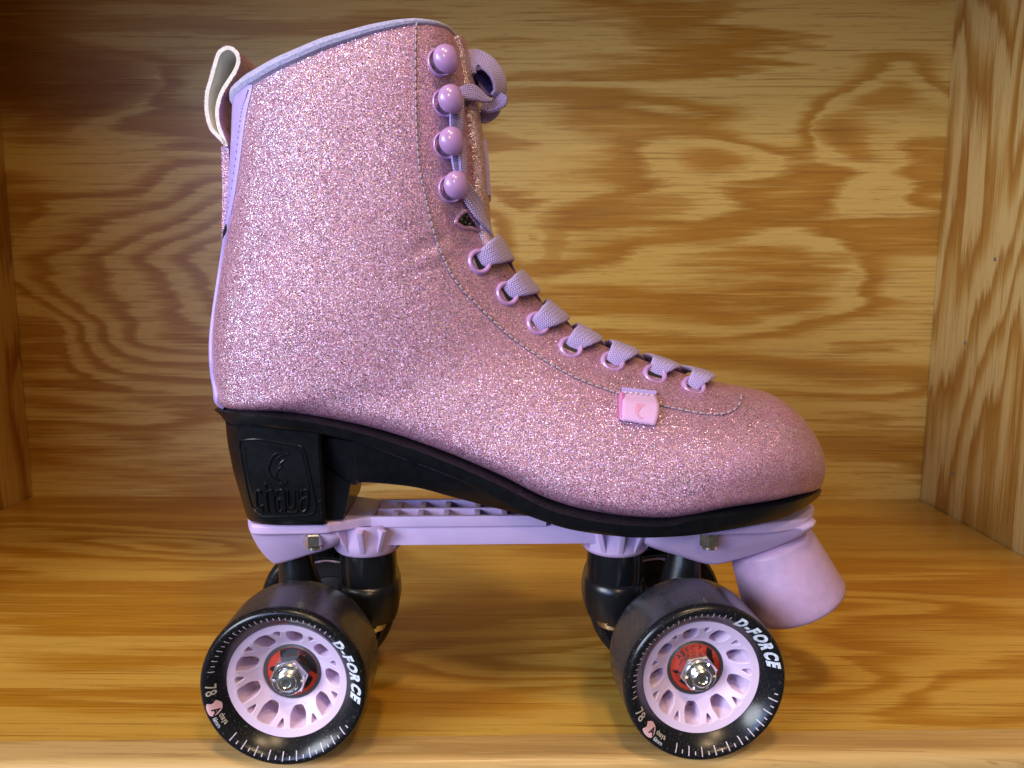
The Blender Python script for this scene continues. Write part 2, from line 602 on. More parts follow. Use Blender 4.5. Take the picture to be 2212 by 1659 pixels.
# floor board
nx, ny = 200, 120
xf0, xf1 = XL + .0006, XR - .0011
verts, uvf = [], []
for j in range(ny):
    for i in range(nx):
        x = xf0 + (xf1 - xf0) * i / (nx - 1)
        y = lipy(x) + (BACK_Y + .002 - lipy(x)) * j / (ny - 1)
        verts.append((x, y, 0))
        uvf.append((x, y))
faces = [(j * nx + i, j * nx + i + 1, (j + 1) * nx + i + 1, (j + 1) * nx + i) for j in range(ny - 1) for i in range(nx - 1)]
b = len(verts)
verts += [(xf0, lipy(xf0), -T), (xf1, lipy(xf1), -T), (xf1, BACK_Y + .002, -T), (xf0, BACK_Y + .002, -T)]
faces += [(b + 3, b + 2, b + 1, b), (nx - 1, b + 1, b + 2, b - 1), (0, b - nx, b + 3, b)]
fl = struct(mesh_obj('floor', verts, faces, M['floor'], None, smooth=False))
ff_ = []
for kind, px, py, ru, rv, hgt in [('o', 1430, 1400, .13, .05, 3.6), ('g', 1750, 1330, .12, .03, 1.4), ('g', 1160, 1470, .08, .03, 1.6), ('o', 300, 1180, .20, .06, 3.5), ('g', 330, 1430, .15, .03, 1.2), ('g', 1950, 1480, .15, .02, -1.0)]:
    q = on_z(px, py, 0)
    ff_.append((kind, q.x, q.y, ru, rv, hgt))
figure(fl, np.array(uvf), ff_, 4)
# solid edge strip along the front of the floor board, rounded over
mb = MB()
prof = []
D, R = 0.0165, 0.005
prof = [(0.0004, 0.0003), (D - R, 0.0003)] + [(D - R + R * math.sin(a), 0.0003 - R + R * math.cos(a)) for a in np.linspace(0.2, math.pi / 2, 7)] + [(D, -0.042), (0.0004, -0.042)]
rings = []
for x in np.linspace(x0, x1, 40):
    wob = 0.0001 * math.sin(x * 57) + 0.00008 * math.sin(x * 131)
    rings.append([(x, lipy(x) - d, z + (wob if z > -0.03 else 0)) for d, z in prof])
mb.add(*loft(rings, True, True))
struct(mb.build('shelf_edge_floor', M['lip'], None, auto=40))
# back board: fine grid so that the figure of the veneer can be laid out
nx, nz = 260, 150
gx, gz = np.linspace(XL - .02, XR + .02, nx), np.linspace(-.01, CEIL + .01, nz)
GX, GZ = np.meshgrid(gx, gz)
verts = np.stack([GX.ravel(), np.full(GX.size, BACK_Y), GZ.ravel()], 1)
faces = [(j * nx + i, j * nx + i + 1, (j + 1) * nx + i + 1, (j + 1) * nx + i) for j in range(nz - 1) for i in range(nx - 1)]
b = len(verts)
bverts = [(XL - .02, BACK_Y + T, -.01), (XR + .02, BACK_Y + T, -.01), (XR + .02, BACK_Y + T, CEIL + .01), (XL - .02, BACK_Y + T, CEIL + .01)]
ob = mesh_obj('back_wall', list(map(tuple, verts)) + bverts, faces + [(b + 3, b + 2, b + 1, b)], M['back'], None, smooth=False)
struct(ob)


def on_back(dx, dy):
    d = ray(dx, dy)
    t = BACK_Y / d.y
    return d.x * t, H_CAM + d.z * t


ff_ = []
for kind, px, py, ra, rc, hgt in [('g', 1480, 330, 190, 60, 1.3), ('g', 1660, 560, 200, 70, 1.2), ('g', 1330, 640, 300, 110, 1.8), ('g', 1900, 260, 110, 70, 1.6), ('g', 1330, 455, 150, 45, 1.0),
                                  ('o', 600, 590, 560, 250, 7.5), ('g', 60, 160, 190, 80, 1.6), ('g', 1700, 830, 300, 60, 1.0), ('g', 1240, 215, 240, 40, .9), ('g', 240, 900, 260, 60, .9), ('g', 1950, 420, 120, 60, .8)]:
    cx, cz = on_back(px, py)
    ff_.append((kind, cx, cz, ra * 0.63 / F_PX, rc * 0.63 / F_PX, hgt))
figure(ob, verts[:, [0, 2]], ff_, 4)
hearts = []
for px, py, ra, rc, hgt in [(110, 130, 190, 45, 1.25), (40, 215, 150, 45, 1.15), (1180, 225, 170, 28, .8), (1890, 265, 75, 48, .95), (1290, 462, 150, 32, .8), (1560, 500, 110, 26, .55),
                            (1780, 560, 200, 26, .65), (1400, 672, 150, 34, .7), (1660, 800, 380, 34, .95), (1880, 965, 150, 34, .8), (130, 770, 130, 40, .8), (300, 960, 260, 26, .6),
                            (1500, 40, 240, 26, .7), (1240, 560, 60, 70, .6), (1700, 655, 120, 22, .5), (700, 60, 260, 30, .6), (300, 60, 300, 22, .7)]:
    cx, cz = on_back(px, py)
    hearts.append(('g', cx, cz, ra * 0.63 / F_PX, rc * 0.63 / F_PX, hgt))
figure(ob, verts[:, [0, 2]], hearts, 4, 'heart')
# side boards and top board
FRONT = lipy(0) - D - 0.002


def board(name, x0, x1, y0, y1, z0, z1, mat):
    mb = MB()
    mb.add(*box(x0, x1, y0, y1, z0, z1))
    return struct(mb.build(name, mat, None, smooth=True, bevel=0.0012))


wl = board('wall_left', XL - T, XL, FRONT, BACK_Y - .0003, -0.0205, CEIL + T, M['left'])
wr = board('wall_right', XR, XR + T, FRONT, BACK_Y - .0003, -0.0205, CEIL + T, M['right'])
board('ceiling', XL + .0003, XR - .0003, FRONT + .002, BACK_Y - .0003, CEIL, CEIL + T, M['left'])
for (px, py) in [(2060, 1025), (2085, 741), (2150, 560)]:
    d = ray(px, py)
    t = XR / d.x
    q = Vector((0, 0, H_CAM)) + d * t
    mb = MB()
    v, f = lathe([(0.0001, -0.0004), (0.0013, -0.0004), (0.0016, 0.0001), (0.0016, 0.0006)], 14, 'Z')
    mb.add([(q.x + z, q.y + x, q.z + y) for x, y, z in v], f)
    mb.build('nail_head', M['nail'], wr)

# ------------------------------------------------------------------ the skate
skate = thing('roller_skate', 'pink glitter high-top roller skate with lilac laces, black heel and four black wheels', 'roller skate')
skate.matrix_world = M_ROOT

# ---- boot: closed curves from the back or bottom outline B to the front or top outline F
SEC = [  # B px, F px, y at F, half width, exponent at B, exponent at F, s of widest, y at B as a fraction of the width
    ((497, 214), (988, 82), -18, 34, 2.1, 3.2, .50, .35),
    ((494, 240), (1002, 112), -18, 35, 2.1, 3.2, .50, .35),
    ((491, 310), (1012, 165), -18, 36, 2.1, 3.2, .50, .35),
    ((484, 405), (1022, 245), -18, 36, 2.1, 3.1, .50, .35),
    ((475, 505), (1029, 345), -17, 36, 2.1, 3.0, .50, .35),
    ((460, 600), (1041, 440), -14, 36, 2.1, 2.8, .50, .35),
    ((447, 695), (1066, 515), -10, 36, 2.15, 2.5, .48, .35),
    ((443, 770), (1108, 582), -6, 36, 2.2, 2.3, .46, .35),
    ((452, 838), (1165, 650), -4, 35, 2.3, 2.15, .45, .35),
    ((470, 884), (1228, 703), -3, 34, 2.6, 2.1, .42, .45),
    ((600, 902), (1291, 741), -2, 33, 4.0, 2.1, .40, .93),
    ((779, 934), (1362, 768), -2, 34, 4.5, 2.1, .38, .95),
    ((920, 979), (1435, 794), -2, 36, 4.5, 2.1, .36, .95),
    ((1063, 1039), (1508, 817), -2, 40, 4.5, 2.15, .34, .95),
    ((1178, 1097), (1575, 831), -2, 43, 4.5, 2.2, .33, .95),
    ((1300, 1128), (1628, 842), -3, 45, 4.5, 2.25, .33, .95),
    ((1434, 1137), (1674, 855), -4, 45, 4.5, 2.3, .34, .95),
    ((1560, 1115), (1714, 883), -6, 41.5, 4.2, 2.3, .36, .95),
    ((1650, 1098), (1743, 915), -8, 36, 4.0, 2.3, .38, .93),
    ((1710, 1084), (1763, 946), -9, 29, 3.6, 2.3, .40, .92),
    ((1745, 1073), (1777, 985), -10, 21, 3.2, 2.3, .44, .9),
    ((1767, 1062), (1782, 1015), -10, 11, 2.8, 2.3, .48, .8),
]
rows = []
for Bp, Fp, yF, w, nb, nt, s0, fb in SEC:
    Bv = P(*Bp, -w * fb * MM)
    Fv = P(*Fp, yF * MM)
    rows.append((Bv.x, Bv.z, Fv.x, Fv.z, w * MM, nb, nt, s0))
NSUB, NA = 8, 160
SR = catmull(rows, (len(rows) - 1) * NSUB + 1)
BUL_S = [0, .087, .21, .41, .61, .74, .83, .92, .97, 1.0]
BUL = [0, 3.6, 7.2, 10.6, 11.2, 10.4, 9.1, 6.0, 3.0, 0]
BW = np.interp(np.arange(len(SR)) / NSUB, [0, 1, 2, 3, 4, 5], [1, .85, .55, .25, .08, 0])


def S(ii, a, off=0.0):
    """surface point: ii = section number (float), a = angle; off = lift in metres"""
    fi = min(max(ii * NSUB, 0), len(SR) - 1.0001)
    k = int(fi)
    t = fi - k
    r = SR[k] * (1 - t) + SR[k + 1] * t
    bw = BW[k] * (1 - t) + BW[k + 1] * t
    return _spt(r, bw, a)


def _spt(r, bw, a):
    sa, ca = math.sin(a), math.cos(a)
    n = r[6] if sa > 0 else r[5]
    e = math.copysign(abs(sa) ** (2 / n), sa)
    s = r[7] + (1 - r[7] if sa > 0 else r[7]) * e
    y = -r[4] * math.copysign(abs(ca) ** (2 / n), ca)
    return np.array((r[0] + s * (r[2] - r[0]), y, r[1] + s * (r[3] - r[1]) + bw * MM * float(np.interp(s, BUL_S, BUL))))


# collar height solved so that its near rim follows the photographed curve
col_t = [(485, 222), (497, 212), (520, 192), (540, 175), (600, 140), (700, 96), (800, 65), (860, 52), (905, 47), (950, 53), (975, 64), (990, 82), (1000, 100)]
_bs = np.linspace(0, 1, 25)
_bv = []
for s_ in _bs:
    r_ = SR[0]
    e_ = (s_ - r_[7]) / (1 - r_[7] if s_ > r_[7] else r_[7])
    n_ = r_[6] if e_ > 0 else r_[5]
    yv_ = -r_[4] * (1 - min(1, abs(e_)) ** n_) ** (1 / n_)
    lo, hi = -.01, .03
    for _ in range(40):
        mid_ = (lo + hi) / 2
        q_ = proj_np(np.array([(r_[0] + s_ * (r_[2] - r_[0]), yv_, r_[1] + s_ * (r_[3] - r_[1]) + mid_)]))[0]
        if q_[1] > np.interp(q_[0], [c_[0] for c_ in col_t], [c_[1] for c_ in col_t]):
            lo = mid_
        else:
            hi = mid_
    _bv.append(mid_ / MM)
_bv[0] = _bv[1] * .3
_bv[-1] = _bv[-2] * .4
BUL_S, BUL = list(_bs), list(_bv)

ANG = [-math.pi / 2 + 2 * math.pi * j / NA for j in range(NA)]
GRID = np.array([[_spt(SR[k], BW[k], a) for a in ANG] for k in range(len(SR))])
_px = proj_np(GRID.reshape(-1, 3)).reshape(GRID.shape[0], NA, 2)
_dsp = np.zeros(GRID.shape[:2])
for (ax0, ay0, ax1, ay1, wpx, amp) in [(1000, 500, 868, 556, 9, -.55), (985, 525, 880, 590, 11, .45), (968, 560, 850, 612, 9, -.35), (930, 480, 850, 505, 10, -.25), (560, 560, 480, 600, 14, -.35), (575, 610, 470, 660, 16, .3),
                                       (1180, 800, 1080, 900, 26, -.3), (1500, 900, 1560, 1000, 30, .25)]:
    a_, b_ = np.array((ax0, ay0)), np.array((ax1, ay1))
    L2 = ((b_ - a_) ** 2).sum()
    t_ = np.clip(((_px - a_) * (b_ - a_)).sum(-1) / L2, 0, 1)
    dd = np.hypot(*np.moveaxis(_px - (a_ + t_[..., None] * (b_ - a_)), -1, 0))
    _dsp += amp * np.sin(np.pi * np.clip(t_, .02, .98)) * np.exp(-(dd / wpx) ** 2)
_cen = GRID.mean(1, keepdims=True)
_dir = GRID - _cen
_dir /= np.linalg.norm(_dir, axis=-1, keepdims=True) + 1e-9
GRID = GRID + 1.6 * _dir * (_dsp * (GRID[..., 1] < 0))[..., None] * MM
v, f = loft(list(GRID), True, False)
kk = len(SR) - 1
f.append(tuple(kk * NA + j for j in range(NA)))
f.append(None)
f.pop()
boot = mesh_obj('boot', v, f, M['glitter'], skate)
bm = bmesh.new()
bm.from_mesh(boot.data)
bmesh.ops.recalc_face_normals(bm, faces=bm.faces)
bm.to_mesh(boot.data)
bm.free()
bvh = BVHTree.FromPolygons([tuple(p) for p in v], f)


def hit(dx, dy):
    """point and outward normal of the boot under picture point"""
    d = (ROT_L @ ray(dx, dy)).normalized()
    loc, n, idx, dist = bvh.ray_cast(CAM_L, d)
    if loc is None:
        loc, n, idx, dist = bvh.find_nearest(P(dx, dy, -0.01))
    if n.dot(d) > 0:
        n = -n
    return loc, n


NEAR = GRID.reshape(-1, 3)
NEARPX = proj_np(NEAR)
NEARPX[NEAR[:, 1] > 0.0] = 1e6


def find(dx, dy):
    d = np.hypot(NEARPX[:, 0] - dx, NEARPX[:, 1] - dy)
    k = int(np.argmin(d))
    return (k // NA) / NSUB, ANG[k % NA]


def nrm(ii, a):
    e = 1e-3
    u = S(min(ii + .02, len(SEC) - 1.01), a) - S(max(ii - .02, 0), a)
    w = S(ii, a + e) - S(ii, a - e)
    n = np.cross(u, w)
    n /= np.linalg.norm(n) + 1e-15
    c = np.array((S(ii, 0.0) + S(ii, math.pi)) / 2)
    return n if np.dot(n, S(ii, a) - c) > 0 else -n


# inner lining: a second, smaller skin going down from the collar
rings = []
for ii, sc_ in [(0, 1.0), (0.05, .93), (0.6, .9), (1.5, .88), (3, .86), (4.5, .82)]:
    base = np.array([S(ii, a) for a in ANG])
    c = base.mean(0)
    rings.append(c + (base - c) * np.array((sc_, sc_, 1)))
mb = MB()
vv, ff = loft(rings, True, False)
ff.append(tuple(5 * NA + j for j in range(NA)))
mb.add(vv, ff)
mb.build('lining', M['lining'], boot)

# collar trim
loop = np.array([S(0, a) for a in ANG])
rad_ = []
for p in loop:
    s = (p[0] - loop[:, 0].min()) / (np.ptp(loop[:, 0]))
    rad_.append(interp(s, [0, .1, .45, .75, .9, 1], [2.4, 2.45, 2.1, 1.4, .85, .65]) * MM)
mb = MB()
mb.add(*tube(loop + np.array((0, 0, 0.0002)), rad_, 10, True))
mb.build('collar_trim', M['trim'], boot)

# heel strip, wrapping the back of the boot
edge = [(196, 546), (214, 541), (240, 533), (292, 526), (366, 517), (441, 505), (486, 495), (505, 490), (540, 484), (620, 470), (675, 461), (750, 457), (820, 462), (880, 478)]
ey, ex = [e[0] for e in edge], [e[1] for e in edge]
lims = []
IIS = np.linspace(0.04, 8.98, 80)
for ii in IIS:
    aa = np.linspace(-math.pi / 2, 0.3, 400)
    q = proj_np(np.array([S(ii, a) for a in aa]))
    k0 = int(np.argmin(q[:150, 0]))          # silhouette at the back
    over = np.nonzero(q[k0:, 0] > np.interp(q[k0:, 1], ey, ex))[0]
    k1 = k0 + (int(over[0]) if len(over) else 40)
    lims.append(max(aa[k1] + math.pi / 2, .25))
lims = np.convolve(np.pad(lims, 3, mode='edge'), np.ones(7) / 7, mode='valid')
rings = []
for ii, lim in zip(IIS, lims):
    ring, inner = [], []
    for u in np.linspace(1, -1, 41):
        a = -math.pi / 2 + u * lim
        p, n = S(ii, a), nrm(ii, a)
        if abs(u) < 0.03:
            n = nrm(ii, a + .02) + nrm(ii, a - .02)
            n /= np.linalg.norm(n)
        h = 0.0010 if abs(u) < 0.92 else (0.0009 if abs(u) < 0.98 else 0.0003)
        ring.append(p + n * h)
        inner.append(p - n * 0.0006)
    rings.append(ring + inner[::-1])
mb = MB()
mb.add(*loft(rings, True, True))
strip = mb.build('heel_strip', M['strip'], boot, auto=50)
# stitches along the strip's edge
mb = MB()
pp = catmull([(x - 5, y) for y, x in edge[:7]], 60)
for i in range(0, 58, 2):
    a_, _n = hit(*pp[i])
    b_, _n2 = hit(*pp[i + 1])
    mb.add(*tube([a_ + _n * .0009, (a_ + b_) / 2 + _n * .00125, b_ + _n * .0009], 0.00017, 6))
mb.build('strip_stitching', plain('lilac_thread', (0.36, 0.27, 0.56), 0.8), boot)
mb = MB()
path = []
for px in [(494, 484), (492, 494), (490, 504), (488, 514), (486, 522)]:
    p_, n_ = hit(*px)
    path.append(p_ + n_ * .0006)
mb.add(*tube(path, [.0004, .0008, .0009, .0008, .0004], 8))
mb.build('dark_strip_mark', M['blk'], boot)

# ---- pull loop at the back of the collar
outer = [(489, 313), (474, 297), (456, 277), (447, 240), (448, 202), (456, 172), (464, 143), (472, 118), (484, 106), (497, 104), (509, 111), (516, 127), (513, 145),
         (503, 164), (484, 193), (474, 218), (470, 244), (474, 274), (484, 300), (489, 316)]
yN = -0.010
core = catmull([P(x, y, yN) for x, y in outer], 80)
core[:, 1] = 0
tk = 0.0013
nrmv = []
for i in range(len(core)):
    t = core[min(i + 1, 79)] - core[max(i - 1, 0)]
    n = np.array((-t[2], 0, t[0]))
    nrmv.append(n / np.linalg.norm(n))
nrmv = np.array(nrmv)
cen = core.mean(0)
if np.mean(np.sum(nrmv * (core - cen), 1)) < 0:
    nrmv = -nrmv
mb = MB()
hw = 0.0105
layers = [(0.0, 0), (tk, 0), (tk + .0006, 1)]
A = core - nrmv * tk * .6
Bm = core + nrmv * tk * .42
C_ = core + nrmv * tk * .58
for q0, q1, mi in ((A, Bm, 0), (Bm, C_, 1)):
    rings = []
    for i in range(len(core)):
        e = np.array((0, hw, 0))
        rings.append([q0[i] - e, q0[i] + e, q1[i] + e, q1[i] - e])
    vv, ff = loft(rings, True, True)
    mb.add(vv, ff, mi)
mb.build('pull_loop', [M['felt'], M['glitter']], boot, auto=60)
# tail of the loop stitched down the back
tail = catmull([P(484, 314, yN), P(482, 360, yN), P(480, 420, yN), P(475, 480, yN), P(472, 520, yN)], 30)
tail[:, 1] = 0
rings = []
for i, p in enumerate(tail):
    w_ = 0.0080 * (1 - 0.35 * i / 29)
    th = 0.0014 * (1 - i / 29) + 0.0004
    rings.append([p + np.array(o) for o in ((-th, -w_, 0), (-th, w_, 0), (0.0012, w_, 0), (0.0012, -w_, 0))])
mb = MB()
mb.add(*loft(rings, True, True))
mb.build('pull_loop_tail', M['glitter'], boot, auto=50)

# ---- tongue, between the two lace flaps
tp = [(1008, 92), (1020, 140), (1031, 200), (1040, 262), (1049, 321), (1055, 381), (1058, 441), (1063, 495), (1078, 530)]
tc = catmull([P(x, y, -0.008) for x, y in tp], 50)
rings = []
for i, p in enumerate(tc):
    t = tc[min(i + 1, 49)] - tc[max(i - 1, 0)]
    n = np.array((t[2], 0, -t[0]))
    n /= np.linalg.norm(n)
    if n[0] < 0:
        n = -n
    ring = []
    for ph in np.linspace(0, 2 * math.pi, 28, endpoint=False):
        c, s = math.cos(ph), math.sin(ph)
        ring.append(np.array((p[0], 0, p[2])) + np.array((0, 1, 0)) * 0.019 * math.copysign(abs(c) ** .6, c) + n * (-0.004 + 0.004 * math.copysign(abs(s) ** .8, s)))
    rings.append(ring)
mb = MB()
mb.add(*loft(rings, True, True))
tongue = mb.build('tongue', M['tongue'], boot)
mb = MB()
rings = []
for i in range(23, 36):
    p = np.array((tc[i][0], 0, tc[i][2]))
    t = tc[i + 1] - tc[i - 1]
    n = np.array((t[2], 0, -t[0]))
    n /= np.linalg.norm(n)
    n = n if n[0] > 0 else -n
    rings.append([p + n * h + np.array((0, y, 0)) for y, h in ((-.0135, -.0006), (-.0125, .0006), (.0125, .0006), (.0135, -.0006))])
mb.add(*loft(rings, True, True))
mb.build('tongue_patch', M['strip'], tongue, auto=40)

# dark opening under the lowest hook
mb = MB()
poly = catmull([(984, 481), (990, 468), (1006, 456), (1018, 470), (1034, 496), (1018, 493), (1000, 491), (984, 481)], 36)[:-1]
cc_ = np.array((1006, 478.))
rg = []
for k_ in (1.0, .7, .4, .1):
    rg.append([p + n * (.0003 + .0002 * (1 - k_)) for p, n in (hit(*(cc_ + (np.array(q) - cc_) * k_)) for q in poly)])
v_, f_ = loft(rg, True, False)
mb.add(v_, f_)
mb.add(*tube([hit(*q)[0] + hit(*q)[1] * .0002 for q in poly], .0008, 8, True), m=1)
mb.build('gusset', [M['gap'], M['glitter']], boot)

# ---- stitched seam of the lace panel
seam_px = [(899, 52), (897, 112), (898, 232), (900, 292), (906, 366), (917, 420), (929, 471), (941, 516), (950, 540), (971, 587), (995, 622), (1020, 648), (1055, 684), (1103, 728),
           (1159, 768), (1211, 799), (1263, 825), (1343, 853), (1430, 877), (1471, 886), (1513, 894), (1555, 896), (1582, 889), (1598, 873), (1601, 853)]
sp_ = catmull(seam_px, 900)
acc, last = [sp_[0]], sp_[0]
for q in sp_[1:]:
    if np.hypot(*(q - last)) >= 7.0:
        acc.append(q)
        last = q
mb = MB()
hits = [hit(*q) for q in acc]
mb.add(*tube([p + n * .00005 for p, n in hits], .0004, 6), m=1)
for i in range(len(hits) - 1):
    if i % 2 == 0:
        (a_, na), (b_, nb_) = hits[i], hits[i + 1]
        t = (b_ - a_)
        mb.add(*tube([a_ - t * .18 + na * .0002, a_ + t * .1 + na * .0006, b_ - t * .1 + nb_ * .0006, b_ + t * .18 + nb_ * .0002], .00036, 6))
mb.build('panel_stitching', [M['stitch'], M['groove']], boot)

# ---- eyelets and laces
EYE = [(1035, 566), (1095, 635), (1161, 700), (1232, 752), (1323, 783), (1414, 811), (1498, 836)]


def frame(n):
    n = Vector(n).normalized()
    u = Vector((0, 0, 1)).cross(n)
    u = u.normalized() if u.length > 1e-6 else Vector((1, 0, 0))
    w = n.cross(u)
    return u, w, n


for px in EYE:
    p, n = hit(*px)
    n = (n * 0.6 + Vector((0, -1, 0)) * 0.4).normalized()
    p = p + n * .0003
    u, w, n = frame(n)
    mb = MB()
    prof = [(2.95, -1.2), (2.9, 0.0), (3.05, .8), (3.6, 1.35), (4.15, 1.4), (4.7, 1.0), (5.0, .3), (5.05, -1.2)]
    vv, ff = lathe([(r * MM, h * MM) for r, h in prof], 40, 'Z')
    mb.add([p + u * x + w * y + n * z for x, y, z in vv], ff, 0)
    vv, ff = lathe([(0.01 * MM, .12 * MM), (3.1 * MM, .12 * MM)], 40, 'Z')
    mb.add([p + u * x + w * y + n * z for x, y, z in vv], ff, 1)  # black disc paints the darkness inside the eyelet hole
    mb.build('eyelet', [M['hook'], M['blk']], boot)

lace = MB()
cross = [find(*px) for px in EYE]
# picture points where each band goes over the top of the boot
TOP = [(1085, 538), (1143, 612), (1205, 670), (1268, 718), (1350, 752), (1437, 782), (1516, 812)]
tops = []
for (px, tx) in zip(EYE, TOP):
    k = np.arange(len(SR))
    fr = GRID[:, NA // 2]                      # ridge line
    q = proj_np(fr)
    kk = int(np.argmin(np.hypot(q[:, 0] - tx[0], q[:, 1] - tx[1])))
    tops.append(kk / NSUB)
for idx, ((ii, a), it) in enumerate(zip(cross, tops)):
    path, acr, wid = [], [], []
    for t in np.linspace(0, 1, 34):
        # near eyelet -> ridge -> far eyelet
        if t < .5:
            s = t / .5
            i_, a_ = ii + (it - ii) * s ** .8, a + (math.pi / 2 - a) * s
        else:
            s = (t - .5) / .5
            i_, a_ = it + (ii + .1 - it) * s ** 1.2, math.pi / 2 + (math.pi / 2 - a) * s
        e = min(t, 1 - t)
        lift = interp(e, [0, .035, .07, .14, .3, .5], [-.0004, .0018, .0031, .0036, .0032, .0027])
        p = S(i_, a_) + nrm(i_, a_) * lift
        path.append(p)
        acr.append(S(i_ + .15, a_) - S(i_ - .15, a_))
        wid.append(interp(e, [0, .05, .12, .25, .38, .5], [.0062, .0074, .0094, .0110, .0119, .0120]) * (.84 if idx == 6 else 1))
    r_ = ribbon(path, acr, wid, .0021)
    lace.add(r_[0], r_[1], uv=r_[2])
# slanting runs on the far half, seen just above the outline
for idx in range(6):
    path, acr = [], []
    for t in np.linspace(0, 1, 16):
        i_ = tops[idx] + .2 + (tops[idx + 1] - tops[idx] - .15) * t
        a_ = math.pi / 2 + rad(interp(t, [0, .5, 1], [10, 18, 28]))
        path.append(S(i_, a_) + nrm(i_, a_) * (.0014 + .0008 * math.sin(t * math.pi)))
        acr.append(S(i_, a_ + .08) - S(i_, a_ - .08))
    r_ = ribbon(path, acr, .0075, .0012)
    lace.add(r_[0], r_[1], uv=r_[2])


def px_ribbon(pts, w_mm, lift_mm, thick=.0013, roll=None, n=30):
    """lace run lying over the near side of the boot"""
    pp = catmull(pts, n)
    path, acr = [], []
    hs = [hit(*q) for q in pp]
    for i, (p, nn) in enumerate(hs):
        t = i / (n - 1)
        lf = np.interp(t, np.linspace(0, 1, len(lift_mm)), lift_mm) * MM
        path.append(np.array(p + nn * lf))
    for i in range(n):
        t = path[min(i + 1, n - 1)] - path[max(i - 1, 0)]
        nn = np.array(hs[i][1])
        a = np.cross(t / np.linalg.norm(t), nn)
        if roll is not None:
            r = rad(np.interp(i / (n - 1), np.linspace(0, 1, len(roll)), roll))
            a = a * math.cos(r) + nn * math.sin(r)
        acr.append(a)
    wd = [np.interp(i / (n - 1), np.linspace(0, 1, len(w_mm)), w_mm) * MM for i in range(n)]
    r_ = ribbon(path, acr, wd, thick)
    lace.add(r_[0], r_[1], uv=r_[2])


px_ribbon([(980, 205), (978, 250), (977, 305)], [6.2, 6.6, 6.2], [2.2, 2.0, 2.2])
px_ribbon([(971, 300), (977, 345), (985, 400)], [3.6, 3.4, 3.2], [1.8, 1.6, 2.0])
px_ribbon([(988, 300), (989, 350), (992, 402)], [4.0, 3.8, 3.6], [2.2, 2.4, 2.4])
px_ribbon([(990, 400), (1008, 432), (1027, 463), (1044, 490), (1058, 512)], [4.5, 6.5, 8.5, 8.0, 7.0], [2.2, 2.5, 2.5, 2.2, 0.6], roll=[-40, -20, 0, 10, 10])

# the bow: a loop opening towards the viewer, with bands tucked under it
def xz(px, y):
    return np.array(P(*px, y))


def band(pA, pB, yA, yB, n=56, thick=.0014, closed=False):
    """band between two edge curves given in picture points at two depths"""
    a = catmull(pA, n)
    b_ = catmull(pB, n)
    qa = np.array([P(*p, yA[0] + (yA[1] - yA[0]) * i / (n - 1)) for i, p in enumerate(a)])
    qb = np.array([P(*p, yB[0] + (yB[1] - yB[0]) * i / (n - 1)) for i, p in enumerate(b_)])
    mid = (qa + qb) / 2
    r_ = ribbon(mid, qb - qa, list(np.linalg.norm(qb - qa, axis=1)), thick, nu=12)
    lace.add(r_[0], r_[1], uv=r_[2])


Y0 = -0.013
band([(1024, 176), (1026, 160), (1036, 151), (1048, 152), (1058, 161), (1066, 176), (1068, 192), (1064, 203), (1058, 208)],
     [(1000, 152), (1002, 120), (1014, 108), (1036, 111), (1060, 124), (1079, 144), (1090, 168), (1091, 194), (1080, 218)],
     (Y0 - .003, Y0 - .002), (Y0 + .005, Y0 + .005), thick=.0018)
band([(1062, 205), (1050, 204), (1040, 192), (1034, 178), (1028, 166)], [(1072, 206), (1064, 196), (1058, 182), (1050, 168), (1040, 156)],
     (Y0 + .004, Y0 + .005), (Y0 + .012, Y0 + .012))
band([(986, 194), (1000, 184), (1016, 181), (1030, 190), (1044, 204), (1058, 212)], [(998, 213), (1012, 217), (1026, 218), (1038, 221), (1050, 223), (1060, 221)],
     (Y0 - .011, Y0 - .003), (Y0 - .011, Y0 - .003), thick=.0019)
band([(1040, 214), (1052, 220), (1066, 216), (1080, 203), (1091, 197)], [(1044, 240), (1058, 244), (1072, 241), (1085, 232), (1092, 214)], (Y0 + .002, Y0), (Y0 + .002, Y0), thick=.0018)
band([(1036, 226), (1044, 234), (1054, 236), (1064, 232), (1074, 224)], [(1038, 262), (1046, 267), (1057, 263), (1068, 255), (1076, 244)], (Y0 + .005, Y0 + .005), (Y0 + .007, Y0 + .007), thick=.0018)
c0 = np.array((1045., 180.))
rg = []
for sc_, dy_ in ((1.0, 0), (.98, .004), (.9, .008), (.6, .011), (.05, .012)):
    rg.append([xz(tuple(c0 + sc_ * np.array((25 * math.cos(t) + 3 * math.sin(t), 33 * math.sin(t) + 6 * math.cos(t)))), Y0 + dy_) for t in np.linspace(0, 2 * math.pi, 32, endpoint=False)])
v_, f_ = loft(rg, True, False)
lace.add(v_, f_, uv=[(p[0] * 1000, p[2] * 1000) for p in v_])
lace.build('shoelace', M['lace'], boot, auto=70)

